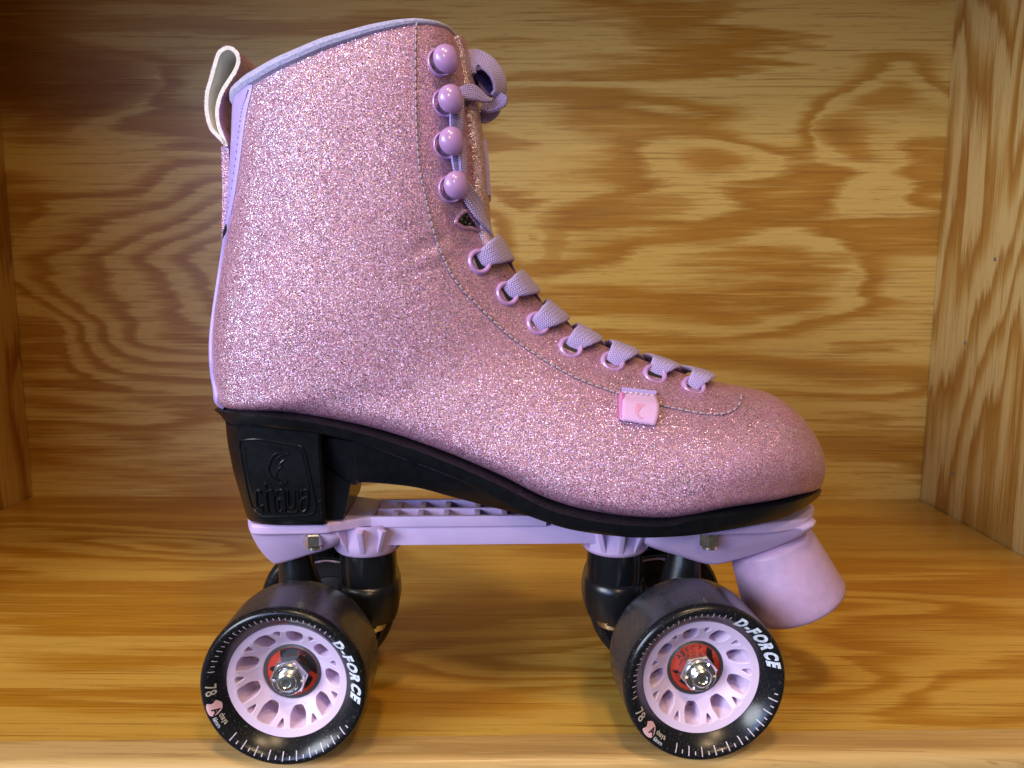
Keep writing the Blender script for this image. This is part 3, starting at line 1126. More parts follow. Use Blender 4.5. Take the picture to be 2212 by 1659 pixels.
# ---- speed hooks
for (px, py) in [(965, 127), (975, 214), (977, 305), (987, 400)]:
    p, n = hit(px - 14, py + 9)
    n = (n * .7 + Vector((0, -1, 0)) * .3).normalized()
    u = Vector((1, 0, 0)) - n * n.x
    u.normalize()
    w = n.cross(u)
    if w.z < 0:
        w = -w
    H = P(px, py, p.y - .0042)
    mb = MB()
    vv, ff = lathe([(4.0, .3), (4.15, .8), (4.6, .95), (4.98, .6), (5.05, -1.5)], 36, 'Z')
    mb.add([p + (u * x + w * y + n * z) * MM for x, y, z in vv], ff)
    vv, ff = lathe([(0.01, .42), (4.1, .42)], 36, 'Z')
    mb.add([p + (u * x + w * y + n * z) * MM for x, y, z in vv], ff, 1)
    # neck on the side away from the laces
    q0, q1 = p + u * .0005 + n * .0003, H + u * .0004
    mb.add(*tube([q0, q0 * .5 + q1 * .5 - u * .0004, q1], [.0022, .0017, .0024], 16))
    # domed head, cut short and pinched on the lace side
    rings = []
    for ph in np.linspace(-math.pi / 2, math.pi / 2, 23):
        ring = []
        for j in range(48):
            th = 2 * math.pi * j / 48
            r = 5.0 * math.cos(ph)
            x, y = r * math.cos(th), r * math.sin(th)
            if x > 2.7:
                x = 2.7 + (x - 2.7) * .4
            if x > 0 and y < 0:
                x += 1.1 * (x / 4.7) * max(0, -y / 4.7)
            z = (3.4 if ph > 0 else 2.2) * math.sin(ph)
            ring.append(H + (u * x + w * y + n * z) * MM)
        rings.append(ring)
    mb.add(*loft(rings, True, True))
    mb.build('lace_hook', [M['hook'], M['hookb']], boot, auto=60)

# ---- woven tag sewn into the seam
mb = MB()
U, Vn = 10, 12
top = [(1343, 847), (1415, 856)]
bot = [(1341, 911), (1413, 924)]
g = []
for j in range(Vn + 1):
    t = j / Vn
    row = []
    for i in range(U + 1):
        s = i / U
        x = (top[0][0] + (top[1][0] - top[0][0]) * s) * (1 - t) + (bot[0][0] + (bot[1][0] - bot[0][0]) * s) * t + 6 * math.sin(math.pi * t) * s
        y = (top[0][1] + (top[1][1] - top[0][1]) * s) * (1 - t) + (bot[0][1] + (bot[1][1] - bot[0][1]) * s) * t
        p, n = hit(x, y)
        lift = interp(t, [0, .12, .2, .4, .8, 1], [.6, .7, 1.1, 2.2, 2.3, 1.5]) * (0.75 + 0.35 * s) * MM
        row.append(p + n * lift)
    g.append(row)
vv = [p for r in g for p in r]
ff = [(j * (U + 1) + i, j * (U + 1) + i + 1, (j + 1) * (U + 1) + i + 1, (j + 1) * (U + 1) + i) for j in range(Vn) for i in range(U)]
tag = mesh_obj('fabric_tag', vv, ff, M['tag'], boot)
sm = tag.modifiers.new('Thick', 'SOLIDIFY')
sm.thickness, sm.offset = 0.0007, -1
# crescent emblem woven into the tag
tbvh = BVHTree.FromPolygons([tuple(p) for p in vv], ff)


def tag_pt(cx, cy):
    q = (2300 + cx / 8.295) * .576, (1440 + cy / 8.295) * .576
    d = (ROT_L @ ray(*q)).normalized()
    loc, n, _, _ = tbvh.ray_cast(CAM_L, d)
    if loc is None:
        loc, n, _, _ = tbvh.find_nearest(P(*q, -0.04))
    return loc - d * .0011


mb = MB()
o_ = catmull([(1000, 690), (900, 590), (780, 580), (690, 700), (680, 850), (760, 1000), (880, 1070), (1010, 1010)], 30)
i_ = catmull([(1000, 690), (900, 690), (850, 760), (790, 830), (770, 900), (800, 980), (900, 1050), (1010, 1010)], 30)
vv = [tag_pt(*q) for q in o_] + [tag_pt(*q) for q in i_]
mb.add(vv, [(k, k + 1, 31 + k, 30 + k) for k in range(29)])
mb.build('tag_emblem', plain('pink_embroidery', (0.64, 0.27, 0.46), 0.5), tag, smooth=True)
mb = MB()
for i in range(6):
    s0, s1 = i / 6 + .03, i / 6 + .10
    q0 = (1345 + 70 * s0, 853 + 9 * s0)
    q1 = (1345 + 70 * s1, 853 + 9 * s1)
    a_, n_ = hit(*q0)
    b_, n2 = hit(*q1)
    mb.add(*tube([a_ + n_ * .0016, (a_ + b_) / 2 + n_ * .0021, b_ + n2 * .0016], .0003, 6), m=0)
tape = [hit(1342 + 73 * k / 12, 846 + 9 * k / 12) for k in range(13)]
mb.add(*tube([p + n * .0009 for p, n in tape], .0013, 8, flat=.5), m=1)
back = [hit(1341 + .5 * math.sin(k), 852 + 58 * k / 10) for k in range(11)]
mb.add(*tube([p + n * .0012 for p, n in back], [.0006] + [.0011] * 9 + [.0006], 8), m=2)
mb.build('tag_stitching', [M['tick'], M['strip'], plain('deep_pink_ribbon', (0.55, 0.18, 0.42), .5)], tag)

# ---- sole: rim under the upper, waist web and heel block
RIMT = [(463, 884), (519, 890), (597, 900), (675, 910), (779, 933), (858, 957), (920, 978), (992, 1007), (1063, 1038), (1121, 1067), (1178, 1095), (1236, 1113), (1325, 1129), (1434, 1134),
        (1502, 1120), (1620, 1101), (1690, 1087), (1738, 1073), (1774, 1057)]
RIMB = [(470, 893), (500, 920), (597, 930), (675, 938), (779, 962), (858, 990), (920, 1012), (992, 1041), (1063, 1075), (1121, 1108), (1178, 1131), (1236, 1148), (1325, 1161), (1398, 1165),
        (1502, 1159), (1620, 1140), (1690, 1122), (1735, 1103), (1768, 1078)]
HWD = [8, 24, 32, 33, 34, 35, 36, 38, 40, 41.5, 43, 44.5, 46, 45.5, 44, 37.5, 31, 24, 9]
top_l = [P(*q, -w * MM) for q, w in zip(RIMT, HWD)]
bot_l = [P(*q, -(w - 1.0) * MM) for q, w in zip(RIMB, HWD)]
data = [(t.x, t.z, b_.x, b_.z, w * MM) for t, b_, w in zip(top_l, bot_l, HWD)]
data = catmull(data, 110)
rings = []
for tx, tz, bx_, bz, w in data:
    w = max(w, .003)
    ring = [(tx, -w + .001, tz + .0002), (tx, -w - .0007, tz - .0003), (tx * .7 + bx_ * .3, -w - .0004, tz * .75 + bz * .25), (tx * .3 + bx_ * .7, -w + .0006, tz * .3 + bz * .7), (bx_, -w + .0016, bz + .0004), (bx_, -w + .003, bz)]
    rings.append(ring + [(x, -y, z) for x, y, z in ring[::-1]])
mb = MB()
mb.add(*loft(rings, True, True))
# waist web, set in from the rim
wb = [(700, 1010), (757, 1049), (786, 1045), (892, 1055), (978, 1077), (1063, 1099), (1121, 1113), (1190, 1131)]
wt = [(700, 940), (757, 950), (786, 955), (892, 985), (978, 1020), (1063, 1060), (1121, 1090), (1190, 1118)]
rings = []
for q, r, w in zip(catmull(wb, 40), catmull(wt, 40), np.linspace(22, 30, 40)):
    a_, b_ = P(*q, -w * MM), P(*r, -w * MM)
    rings.append([(b_.x, -w * MM - .003, b_.z), (a_.x, -w * MM, a_.z + .002), (a_.x, -w * MM + .002, a_.z), (a_.x, w * MM - .002, a_.z), (a_.x, w * MM, a_.z + .002), (b_.x, w * MM + .003, b_.z)])
mb.add(*loft(rings, True, True))
sole = mb.build('sole', M['sole'], skate, auto=38)

# heel block
HB = [(489, 921), (493, 965), (499, 1000), (506, 1033), (514, 1060), (521, 1083), (532, 1117)]
HT = [692, 693, 695, 697, 699, 700, 704]
rings = []
HWID = [30, 29, 28.5, 28, 27, 26, 24.5]
hw_top = [925, 968, 1002, 1036, 1064, 1090, 1131]
for (bx_, by_), fx, w, fy in zip(HB, HT, HWID, hw_top):
    pb = P(bx_, by_, -w * .3 * MM)
    pf = P(fx, fy, -w * MM)
    z = (P(600, fy, -w * MM)).z
    L = pf.x - pb.x
    ring = []
    for t in np.linspace(0, 1, 40):
        # plan: straight side, round back
        ph = math.pi * t
        ring.append(None)
    pts = []
    m_ = 24
    Rr = min(w * MM, L * .62)
    for k in range(m_ + 1):
        th = math.pi / 2 + math.pi * k / m_
        c, s = math.cos(th), math.sin(th)
        ex = math.copysign(abs(c) ** (2 / 2.6), c)
        ey_ = math.copysign(abs(s) ** (2 / 2.6), s)
        pts.append((pb.x + Rr + Rr * ex, w * MM * ey_, z))
    pts += [(pf.x - .001, -w * MM, z), (pf.x, -w * MM + .001, z), (pf.x, w * MM - .001, z), (pf.x - .001, w * MM, z)]
    rings.append(pts)
rings = [list(map(tuple, r)) for r in np.stack([catmull(np.array(rings)[:, j], 30) for j in range(len(rings[0]))], 1)]
last = np.array(rings[-1])
c = last.mean(0)
rings.append(list(map(tuple, (last - c) * np.array((.985, .98, 1)) + c - np.array((0, 0, .0008)))))
hv, hf = loft(rings, True, True)
mb = MB()
mb.add(hv, hf)
heel_bvh = BVHTree.FromPolygons([tuple(p) for p in hv], hf)
# inner wall of the heel
pA, pB_ = P(690, 975, -.019), P(757, 1049, -.019)
pC, pD = P(742, 1119, -.019), P(690, 1125, -.019)
xt = P(757, 960, -.019)
prism = [(pA.x - .004, pA.z), (xt.x, xt.z), (pB_.x, pB_.z), (pC.x, pC.z), (pD.x - .004, pD.z)]
vv = [(x, -.019, z) for x, z in prism] + [(x, .019, z) for x, z in prism]
k = len(prism)
mb.add(vv, [tuple(range(k)), tuple(range(2 * k - 1, k - 1, -1))] + [(i, (i + 1) % k, k + (i + 1) % k, k + i) for i in range(k)])
heel = mb.build('heel', M['sole'], sole, auto=40)


def heel_pt(cx, cy, lift=.0):
    q = (880 + cx / 4.608) * .576, (1620 + cy / 4.608) * .576
    d = (ROT_L @ ray(*q)).normalized()
    loc, n, _, _ = heel_bvh.ray_cast(CAM_L, d)
    if loc is None:
        loc, n, _, _ = heel_bvh.find_nearest(P(*q, -.027))
    if n.dot(d) > 0:
        n = -n
    return loc + n * lift


mb = MB()
fr_ = catmull([(120, 140), (380, 125), (700, 165), (1000, 215), (1130, 240), (1200, 320), (1260, 560), (1320, 850), (1390, 1200), (1390, 1330), (1310, 1420), (1000, 1445), (600, 1455), (440, 1420), (310, 1290), (240, 1050), (170, 700), (110, 380), (90, 200), (120, 140)], 130)
mb.add(*tube([heel_pt(*q, .0001) for q in fr_[:-1]], .00038, 8, True))
fr2 = catmull([(360, 165), (600, 225), (850, 270), (1050, 300), (1140, 340), (1190, 480), (1250, 760), (1290, 960)], 50)
mb.add(*tube([heel_pt(*q, 0) for q in fr2], .00025, 6))
fr3 = catmull([(170, 230), (200, 480), (250, 780), (310, 1020)], 30)
mb.add(*tube([heel_pt(*q, 0) for q in fr3], .00025, 6))
mb.build('heel_panel_border', M['sole'], sole)
mb = MB()


def stroke(pts, r=.00042, n=None, smooth_=True):
    n = n or max(8, len(pts) * 5)
    q = catmull(pts, n) if smooth_ else np.array(pts)
    mb.add(*tube([heel_pt(x, y, .0002) for x, y in q], r, 6))


# crescent with three tips
stroke([(950, 370), (830, 355), (720, 370), (640, 450), (600, 560), (580, 640), (610, 730), (670, 810), (760, 880), (840, 890), (905, 865)])
stroke([(950, 370), (850, 390), (780, 425), (735, 475), (790, 485), (865, 465), (810, 520), (775, 580), (815, 590), (760, 640), (725, 710), (720, 790), (760, 860)], .0003)
# the word on the heel: c h a y a in tall narrow letters
def letters(x0, wd, up):
    pass


def lt(pts):
    stroke(pts, .00055, n=len(pts) * 6)


lt([(450, 1060), (440, 1010), (395, 1005), (372, 1050), (378, 1180), (395, 1290), (415, 1320)])
lt([(470, 1265), (480, 1330), (490, 1370)])
lt([(525, 890), (540, 1000), (555, 1200), (585, 1385)])
lt([(555, 1020), (620, 1000), (665, 1050), (680, 1200), (705, 1385)])
lt([(715, 1090), (730, 1015), (800, 1000), (850, 1050), (865, 1200), (875, 1385)])
lt([(860, 1150), (790, 1150), (740, 1200), (755, 1320), (800, 1360), (850, 1300)])
lt([(905, 1000), (915, 1150), (930, 1280), (985, 1310), (1030, 1270), (1040, 1150), (1035, 1000)])
lt([(1085, 1005), (1095, 1200), (1090, 1340), (1020, 1385), (910, 1385)])
lt([(1135, 1080), (1150, 1015), (1220, 1000), (1265, 1040), (1262, 1200), (1245, 1345)])
lt([(1255, 1120), (1180, 1150), (1135, 1190), (1140, 1330), (1190, 1370), (1240, 1340)])
mb.build('heel_emblem', M['sole'], sole)
# small heel screw boss
mb = MB()
mb.add(*tube([heel_pt(*q, 0) for q in catmull([(1500, 1180), (1430, 1240), (1420, 1320), (1470, 1390), (1540, 1410)], 24)], .00025, 6))
mb.build('heel_boss', M['sole'], sole)

# ---- plate
ZT, ZB, ZW = P(920, 1116, -.013).z, P(920, 1139, -.013).z, P(920, 1177, -.011).z


def X(px, y, py=1130):
    return P(px, py, y * MM).x


plan = [(X(534, -5), 4), (X(536, -12), 12), (X(541, -18), 18), (X(556, -22), 22), (X(688, -21.5), 21.5), (X(720, -19.8), 19.8), (X(750, -17.2), 17.2), (X(776, -14.9), 14.9), (X(800, -13.05), 13.05), (X(830, -13), 13), (X(1121, -13), 13), (X(1220, -14), 14), (X(1262, -18), 18),
        (X(1320, -23), 23), (X(1500, -26), 26), (X(1640, -26), 26), (X(1700, -23), 23), (X(1738, -20), 20), (X(1751, -15, 1115), 15), (X(1757, -8, 1103), 8), (X(1759, -3, 1098), 3)]
pl = catmull(plan, 90)
mb = MB()
rings = []
for x, w in pl:
    w = max(w, 2.0) * MM
    rings.append([(x, -w + .0008, ZT), (x, -w, ZT - .0008), (x, -w, ZB + .0008), (x, -w + .001, ZB), (x, w - .001, ZB), (x, w, ZB + .0008), (x, w, ZT - .0008), (x, w - .0008, ZT)])
xa, xb = X(806, -13), X(1175, -13)
open_rings, front_r, rear_r = [], [], []
rr = [r for r in rings if r[0][0] <= xa]
mb.add(*loft(rr, True, True))
rf = [r for r in rings if r[0][0] >= xb]
mb.add(*loft(rf, True, True))
# open waist: two side walls, ribs and a thin floor, seen from above between heel and ball
wm = .013
for s in (-1, 1):
    y0, y1 = sorted((s * wm, s * (wm - .0022)))
    v_, f_ = box(xa - .001, xb + .001, y0, y1, ZB + .0002, ZT)
    mb.add(v_, f_)
v_, f_ = box(xa - .001, xb + .001, -wm + .001, wm - .001, ZB - .0005, ZB + .0012)
mb.add(v_, f_)
mb.add(*box(xa, xb, -.001, .001, ZB, ZT - .0003))
for px in (850, 905, 962, 1030, 1090):
    xx = X(px, -13, 1110)
    mb.add(*box(xx - .0013, xx + .0013, -wm + .001, wm - .001, ZB, ZT - .0006))
# lower web
xc0, xc1 = X(800, 0, 1160), X(1330, 0, 1160)
mb.add(*box(xc0, xc1, -.0112, .0112, ZW, ZB - .0003))
plate = mb.build('plate', M['plate'], skate, auto=35, bevel=.0005)


def house(poly, wt_, wb_, name):
    """lobed housing under the deck: poly in picture points, narrowing downwards"""
    pts = catmull(poly + [poly[0]], 60)[:-1]
    q = [P(x, y, -.016) for x, y in pts]
    zs = [p.z for p in q]
    z0, z1 = min(zs), max(zs)
    cx = sum(p.x for p in q) / len(q)
    cz = (z0 + z1) / 2
    rings = []
    for e, k in ((-1, .80), (-.93, .92), (-.75, 1.0), (0, 1.0), (.75, 1.0), (.93, .92), (1, .80)):
        ring = []
        for p in q:
            t = (p.z - z0) / (z1 - z0)
            w = (wb_ + (wt_ - wb_) * t) * MM
            ring.append((cx + (p.x - cx) * (k if k < 1 else 1), e * w, cz + (p.z - cz) * k))
        rings.append(ring)
    m_ = MB()
    m_.add(*loft(rings, True, True))
    return m_.build(name, M['plate'], plate, auto=50)


house([(537, 1135), (543, 1160), (552, 1186), (564, 1209), (580, 1229), (592, 1231), (620, 1223), (662, 1208), (725, 1184), (740, 1150), (640, 1128)], 21, 12, 'pivot_housing')
house([(1392, 1150), (1398, 1182), (1480, 1213), (1535, 1230), (1570, 1227), (1640, 1203), (1705, 1172), (1748, 1144), (1748, 1120), (1560, 1130)], 22, 13, 'pivot_housing')
KP = []
for side, (pxc, ang, axc) in enumerate([((796, 1205), 0, ax_rear), ((1328, 1205), 0, ax_front)]):
    c = P(pxc[0], pxc[1], 0)
    KP.append(c.x)
    z0 = P(pxc[0], 1205, -.0125).z
    mb = MB()
    v_, f_ = lathe([(.0155, ZB + .001), (.0148, ZW), (.0140, z0 + .0015), (.0128, z0), (.0005, z0)], 48, 'Z')
    mb.add([(x + c.x, y, z) for x, y, z in v_], f_)
    # gussets
    for a_ in (-150, -118, -90, -62, -30, 30, 62, 90, 118, 150):
        u = Vector((math.cos(rad(a_)), math.sin(rad(a_)), 0))
        n = Vector((-u.y, u.x, 0)) * .0011
        r0 = .0125
        o_ = min(.0215, (.0205 if abs(u.y) > .8 else .024))
        tri = [u * r0 + Vector((0, 0, ZB)), u * o_ + Vector((0, 0, ZB)), u * .0142 + Vector((0, 0, z0 + .002)), u * r0 + Vector((0, 0, z0 + .002))]
        base = Vector((c.x, 0, 0))
        vv = [base + t - n for t in tri] + [base + t + n for t in tri]
        mb.add(vv, [(0, 1, 2, 3), (7, 6, 5, 4), (0, 4, 5, 1), (1, 5, 6, 2), (2, 6, 7, 3), (3, 7, 4, 0)])
    mb.build('kingpin_cup', M['plate'], plate, auto=40, bevel=.0003)


def hexnut(c, r, z0, z1, name, parent, mat, ax='Z'):
    mb = MB()
    rings = []
    for rr_, z in ((r * .9, z1), (r, z1 - .0006), (r, z0 + .0006), (r * .9, z0)):
        rings.append([(c[0] + rr_ * math.cos(rad(60 * j + 12)), c[1] + rr_ * math.sin(rad(60 * j + 12)), z) for j in range(6)])
    mb.add(*loft(rings, True, True))
    v_, f_ = lathe([(r * .75, z0 + .0005), (r * .72, z0 - .0012), (r * .5, z0 - .0016), (.0001, z0 - .0014)], 24, 'Z')
    mb.add([(x + c[0], y + c[1], z) for x, y, z in v_], f_)
    return mb.build(name, mat, parent, auto=30)


for px, py0, yy in ((677, 1149, -.0175), (1532, 1166, -.0215)):
    c = P(px, py0, yy)
    for s in (1, -1):
        hexnut((c.x, s * yy), .0042, ZB - .0055, ZB - .0001, 'mounting_nut', plate, M['steel'])

# ---- toe stop
ta, tb = P(1661, 1164, 0), P(1717, 1298, 0)
axis = (tb - ta)
Ls = axis.length
axis.normalize()
uu = Vector((0, 1, 0))
ww = axis.cross(uu)
prof = [(.0005, -.002), (.0150, -.002), (.0172, 0.0), (.0177, .001), (.0216, Ls - .004), (.0220, Ls - .0022), (.0216, Ls - .0007), (.0203, Ls), (.0005, Ls)]
mb = MB()
v_, f_ = lathe(prof, 64, 'Z')
mb.add([ta + uu * x + ww * y + axis * z for x, y, z in v_], f_)
mb.build('toe_stop', M['stop'], skate, auto=50)

# ---- trucks
for name_i, (axc, dvec, kx) in enumerate(((ax_rear, dir_rear, KP[0]), (ax_front, dir_front, KP[1]))):
    c = M_INV @ axc
    dl = (ROT_L @ dvec).normalized()
    ux = Vector((dl.y, -dl.x, 0))            # along the skate
    zc = R_AX
    mb = MB()
    # axle tube
    prof = [(.0001, -.019), (.0070, -.019), (.0085, -.016), (.0125, -.009), (.0135, 0), (.0125, .009), (.0085, .016), (.0070, .019), (.0001, .019)]
    v_, f_ = lathe(prof, 32, 'Y')
    mb.add([c + ux * x + dl * y + Vector((0, 0, z)) for x, y, z in v_], f_)
    # ring round the cushions
    zr0, zr1 = .036, P(796, 1274, -.012).z
    k = Vector((kx, 0, 0))
    v_, f_ = lathe([(.0115, zr1), (.0128, zr1 - .001), (.0130, zr1 - .004), (.0124, zr0 + .004), (.0112, zr0), (.0001, zr0)], 40, 'Z')
    mb.add([k + Vector((x, y, z)) for x, y, z in v_], f_)
    # arm from ring to axle, and pivot arm up to the housing at the far end
    sgn = 1 if kx < c.x else -1
    a0 = np.array((kx, 0, .042))
    a1 = np.array((c.x, c.y, zc + .002))
    px_ = P((634, 1479)[name_i], 1205, 0).x
    a2 = np.array((c.x + (px_ - c.x) * .6, c.y, zc + .014))
    a3 = np.array((px_, 0, zc + .036))
    pth = catmull([a0, a1, a2, a3], 24)
    mb.add(*tube(pth, [.0115] * 10 + list(np.linspace(.0115, .0065, 14)), 16))
    tr = mb.build('truck', M['truck'], skate, auto=50)
    mb = MB()
    z0 = P(796, 1205, -.0125).z
    v_, f_ = lathe([(.0100, z0 + .001), (.0116, z0 - .0008), (.0119, (z0 + zr1) / 2), (.0116, zr1 - .002)], 40, 'Z')
    mb.add([k + Vector((x, y, z)) for x, y, z in v_], f_)
    mb.build('cushion', M['cush'], tr)
    mb = MB()
    v_, f_ = lathe([(.0001, .0300), (.0030, .0300), (.0035, .031), (.0065, .0312), (.0068, .0325), (.0068, .0362)], 24, 'Z')
    mb.add([k + Vector((x, y, z)) for x, y, z in v_], f_)
    mb.build('kingpin_nut', M['steel'], tr)


# ---- wheels (own frame: axle along y, outer lip at y = 0, body towards +y)
TY = [(21.8, 8.0), (21.9, 5.9), (22.3, 5.3), (23.4, 3.95), (24.6, 2.6), (25.8, 1.5), (26.8, .75), (27.7, .25), (28.5, .05), (29.2, .2), (29.9, .75), (30.3, 1.6), (30.5, 3.0), (30.5, 8), (30.5, 19), (30.5, 26.5),
      (30.2, 28.3), (29.4, 29.8), (28.2, 30.8), (26.8, 31), (25, 30.6), (23.4, 29.4), (22.3, 28), (21.9, 27.4), (21.8, 24)]


def tyre_y(r):
    return float(np.interp(r, [t[0] for t in TY[:13]], [t[1] for t in TY[:13]]))


def glyph(ch, size, bold=0.0):
    cu = bpy.data.curves.new('t', 'FONT')
    cu.body = ch
    cu.size = size
    cu.offset = bold
    cu.resolution_u = 4
    o = bpy.data.objects.new('t', cu)
    sc.collection.objects.link(o)
    dg = bpy.context.evaluated_depsgraph_get()
    me = o.evaluated_get(dg).to_mesh()
    vs, fs = fine(me, .5)
    o.evaluated_get(dg).to_mesh_clear()
    bpy.data.objects.remove(o)
    bpy.data.curves.remove(cu)
    return vs, fs


def fine(me, step, passes=4):
    """the mesh cut into pieces no longer than step so that it can follow a curved face"""
    bm = bmesh.new()
    bm.from_mesh(me)
    bmesh.ops.triangulate(bm, faces=[f_ for f_ in bm.faces if len(f_.verts) > 4 or passes > 3])
    for _ in range(passes):
        es = [e for e in bm.edges if e.calc_length() > step]
        if not es:
            break
        bmesh.ops.subdivide_edges(bm, edges=es, cuts=1)
        bmesh.ops.triangulate(bm, faces=[f_ for f_ in bm.faces if len(f_.verts) > 4])
    bm.verts.index_update()
    vs = [tuple(v_.co) for v_ in bm.verts]
    fs = [tuple(v_.index for v_ in f_.verts) for f_ in bm.faces]
    bm.free()
    return vs, fs


def arc_text(mb_, word, r_mid, a_start, size, step, m_, bold=.0, sx=1.0, shear=0.0, yfun=tyre_y, lift=.06, up_out=True, slits=False):
    """letters round the wheel (mm), reading clockwise, feet towards the axle"""
    a = a_start
    for ch in word:
        vs, fs = glyph(ch, size, bold)
        xs = [v_[0] for v_ in vs]
        ys = [v_[1] for v_ in vs]
        wd = (max(xs) - min(xs)) * sx
        if wd <= 0:
            continue
        cxm = (max(xs) + min(xs)) / 2
        out = []
        half = math.degrees(wd / 2 / r_mid)
        for x, y, _ in vs:
            yy = y - size * .35
            r_ = r_mid + (yy if up_out else -yy)
            th = (rad(a - half) - ((x - cxm) * sx + shear * yy) / r_mid) if up_out else (rad(a + half) + ((x - cxm) * sx + shear * yy) / r_mid)
            out.append((r_ * math.cos(th) * MM, (yfun(r_) - lift) * MM, r_ * math.sin(th) * MM))
        mb_.add(out, fs, m_)
        a += (2 * half + step) * (-1 if up_out else 1)


def hub_mesh():
    """ring with nine big openings and nine small ones between forked spokes"""
    cu = bpy.data.curves.new('h', 'CURVE')
    cu.dimensions = '2D'
    cu.fill_mode = 'BOTH'
    cu.extrude = 1.0
    cu.bevel_depth = 0.35
    cu.bevel_resolution = 2
    cu.offset = -0.35

    def spl(pts):
        s_ = cu.splines.new('POLY')
        s_.points.add(len(pts) - 1)
        for p_, q in zip(s_.points, pts):
            p_.co = (q[0], q[1], 0, 1)
        s_.use_cyclic_u = True

    def circ(r, n):
        return [(r * math.cos(2 * math.pi * j / n), r * math.sin(2 * math.pi * j / n)) for j in range(n)]

    def rounded(pts, n=40):
        out = []
        k = len(pts)
        for i in range(k):
            p, q, r = np.array(pts[i - 1]), np.array(pts[i]), np.array(pts[(i + 1) % k])
            d0 = min(.9, np.linalg.norm(p - q) * .35)
            d1 = min(.9, np.linalg.norm(r - q) * .35)
            s_ = q + (p - q) / np.linalg.norm(p - q) * d0
            e_ = q + (r - q) / np.linalg.norm(r - q) * d1
            for t in np.linspace(0, 1, 5):
                out.append(tuple((1 - t) ** 2 * s_ + 2 * t * (1 - t) * q + t * t * e_))
        return out

    spl(circ(22.4, 96))
    spl(circ(11.0, 64))
    for k in range(9):
        a0 = 40 * k
        pol = lambda r, a_: (r * math.cos(rad(a0 + a_)), r * math.sin(rad(a0 + a_)))
        spl(rounded([pol(13.0, -7.0), pol(15.4, -11.2), pol(19.2, -8.8), pol(19.5, 0), pol(19.2, 8.8), pol(15.4, 11.2), pol(13.0, 7.0)]))
        spl(rounded([pol(16.2, 20), pol(19.1, 15.9), pol(19.3, 20), pol(19.1, 24.1)]))
    o = bpy.data.objects.new('h', cu)
    sc.collection.objects.link(o)
    dg = bpy.context.evaluated_depsgraph_get()
    me = o.evaluated_get(dg).to_mesh()
    vs, fs = fine(me, 1.6, 4)
    o.evaluated_get(dg).to_mesh_clear()
    bpy.data.objects.remove(o)
    bpy.data.curves.remove(cu)
    out = []
    for x, y, z in vs:
        r = math.hypot(x, y)
        face = float(np.interp(r, [11, 12.2, 19.0, 22.4], [13.0, 12.4, 6.5, 5.5]))
        depth = face + (1.35 - z) if z > 0 else float(np.interp(r, [11, 18.5, 20.0, 22.4], [17, 18, 25.5, 27])) + (-1.35 - z) * .5
        out.append((x * MM, depth * MM, y * MM))
    return out, fs


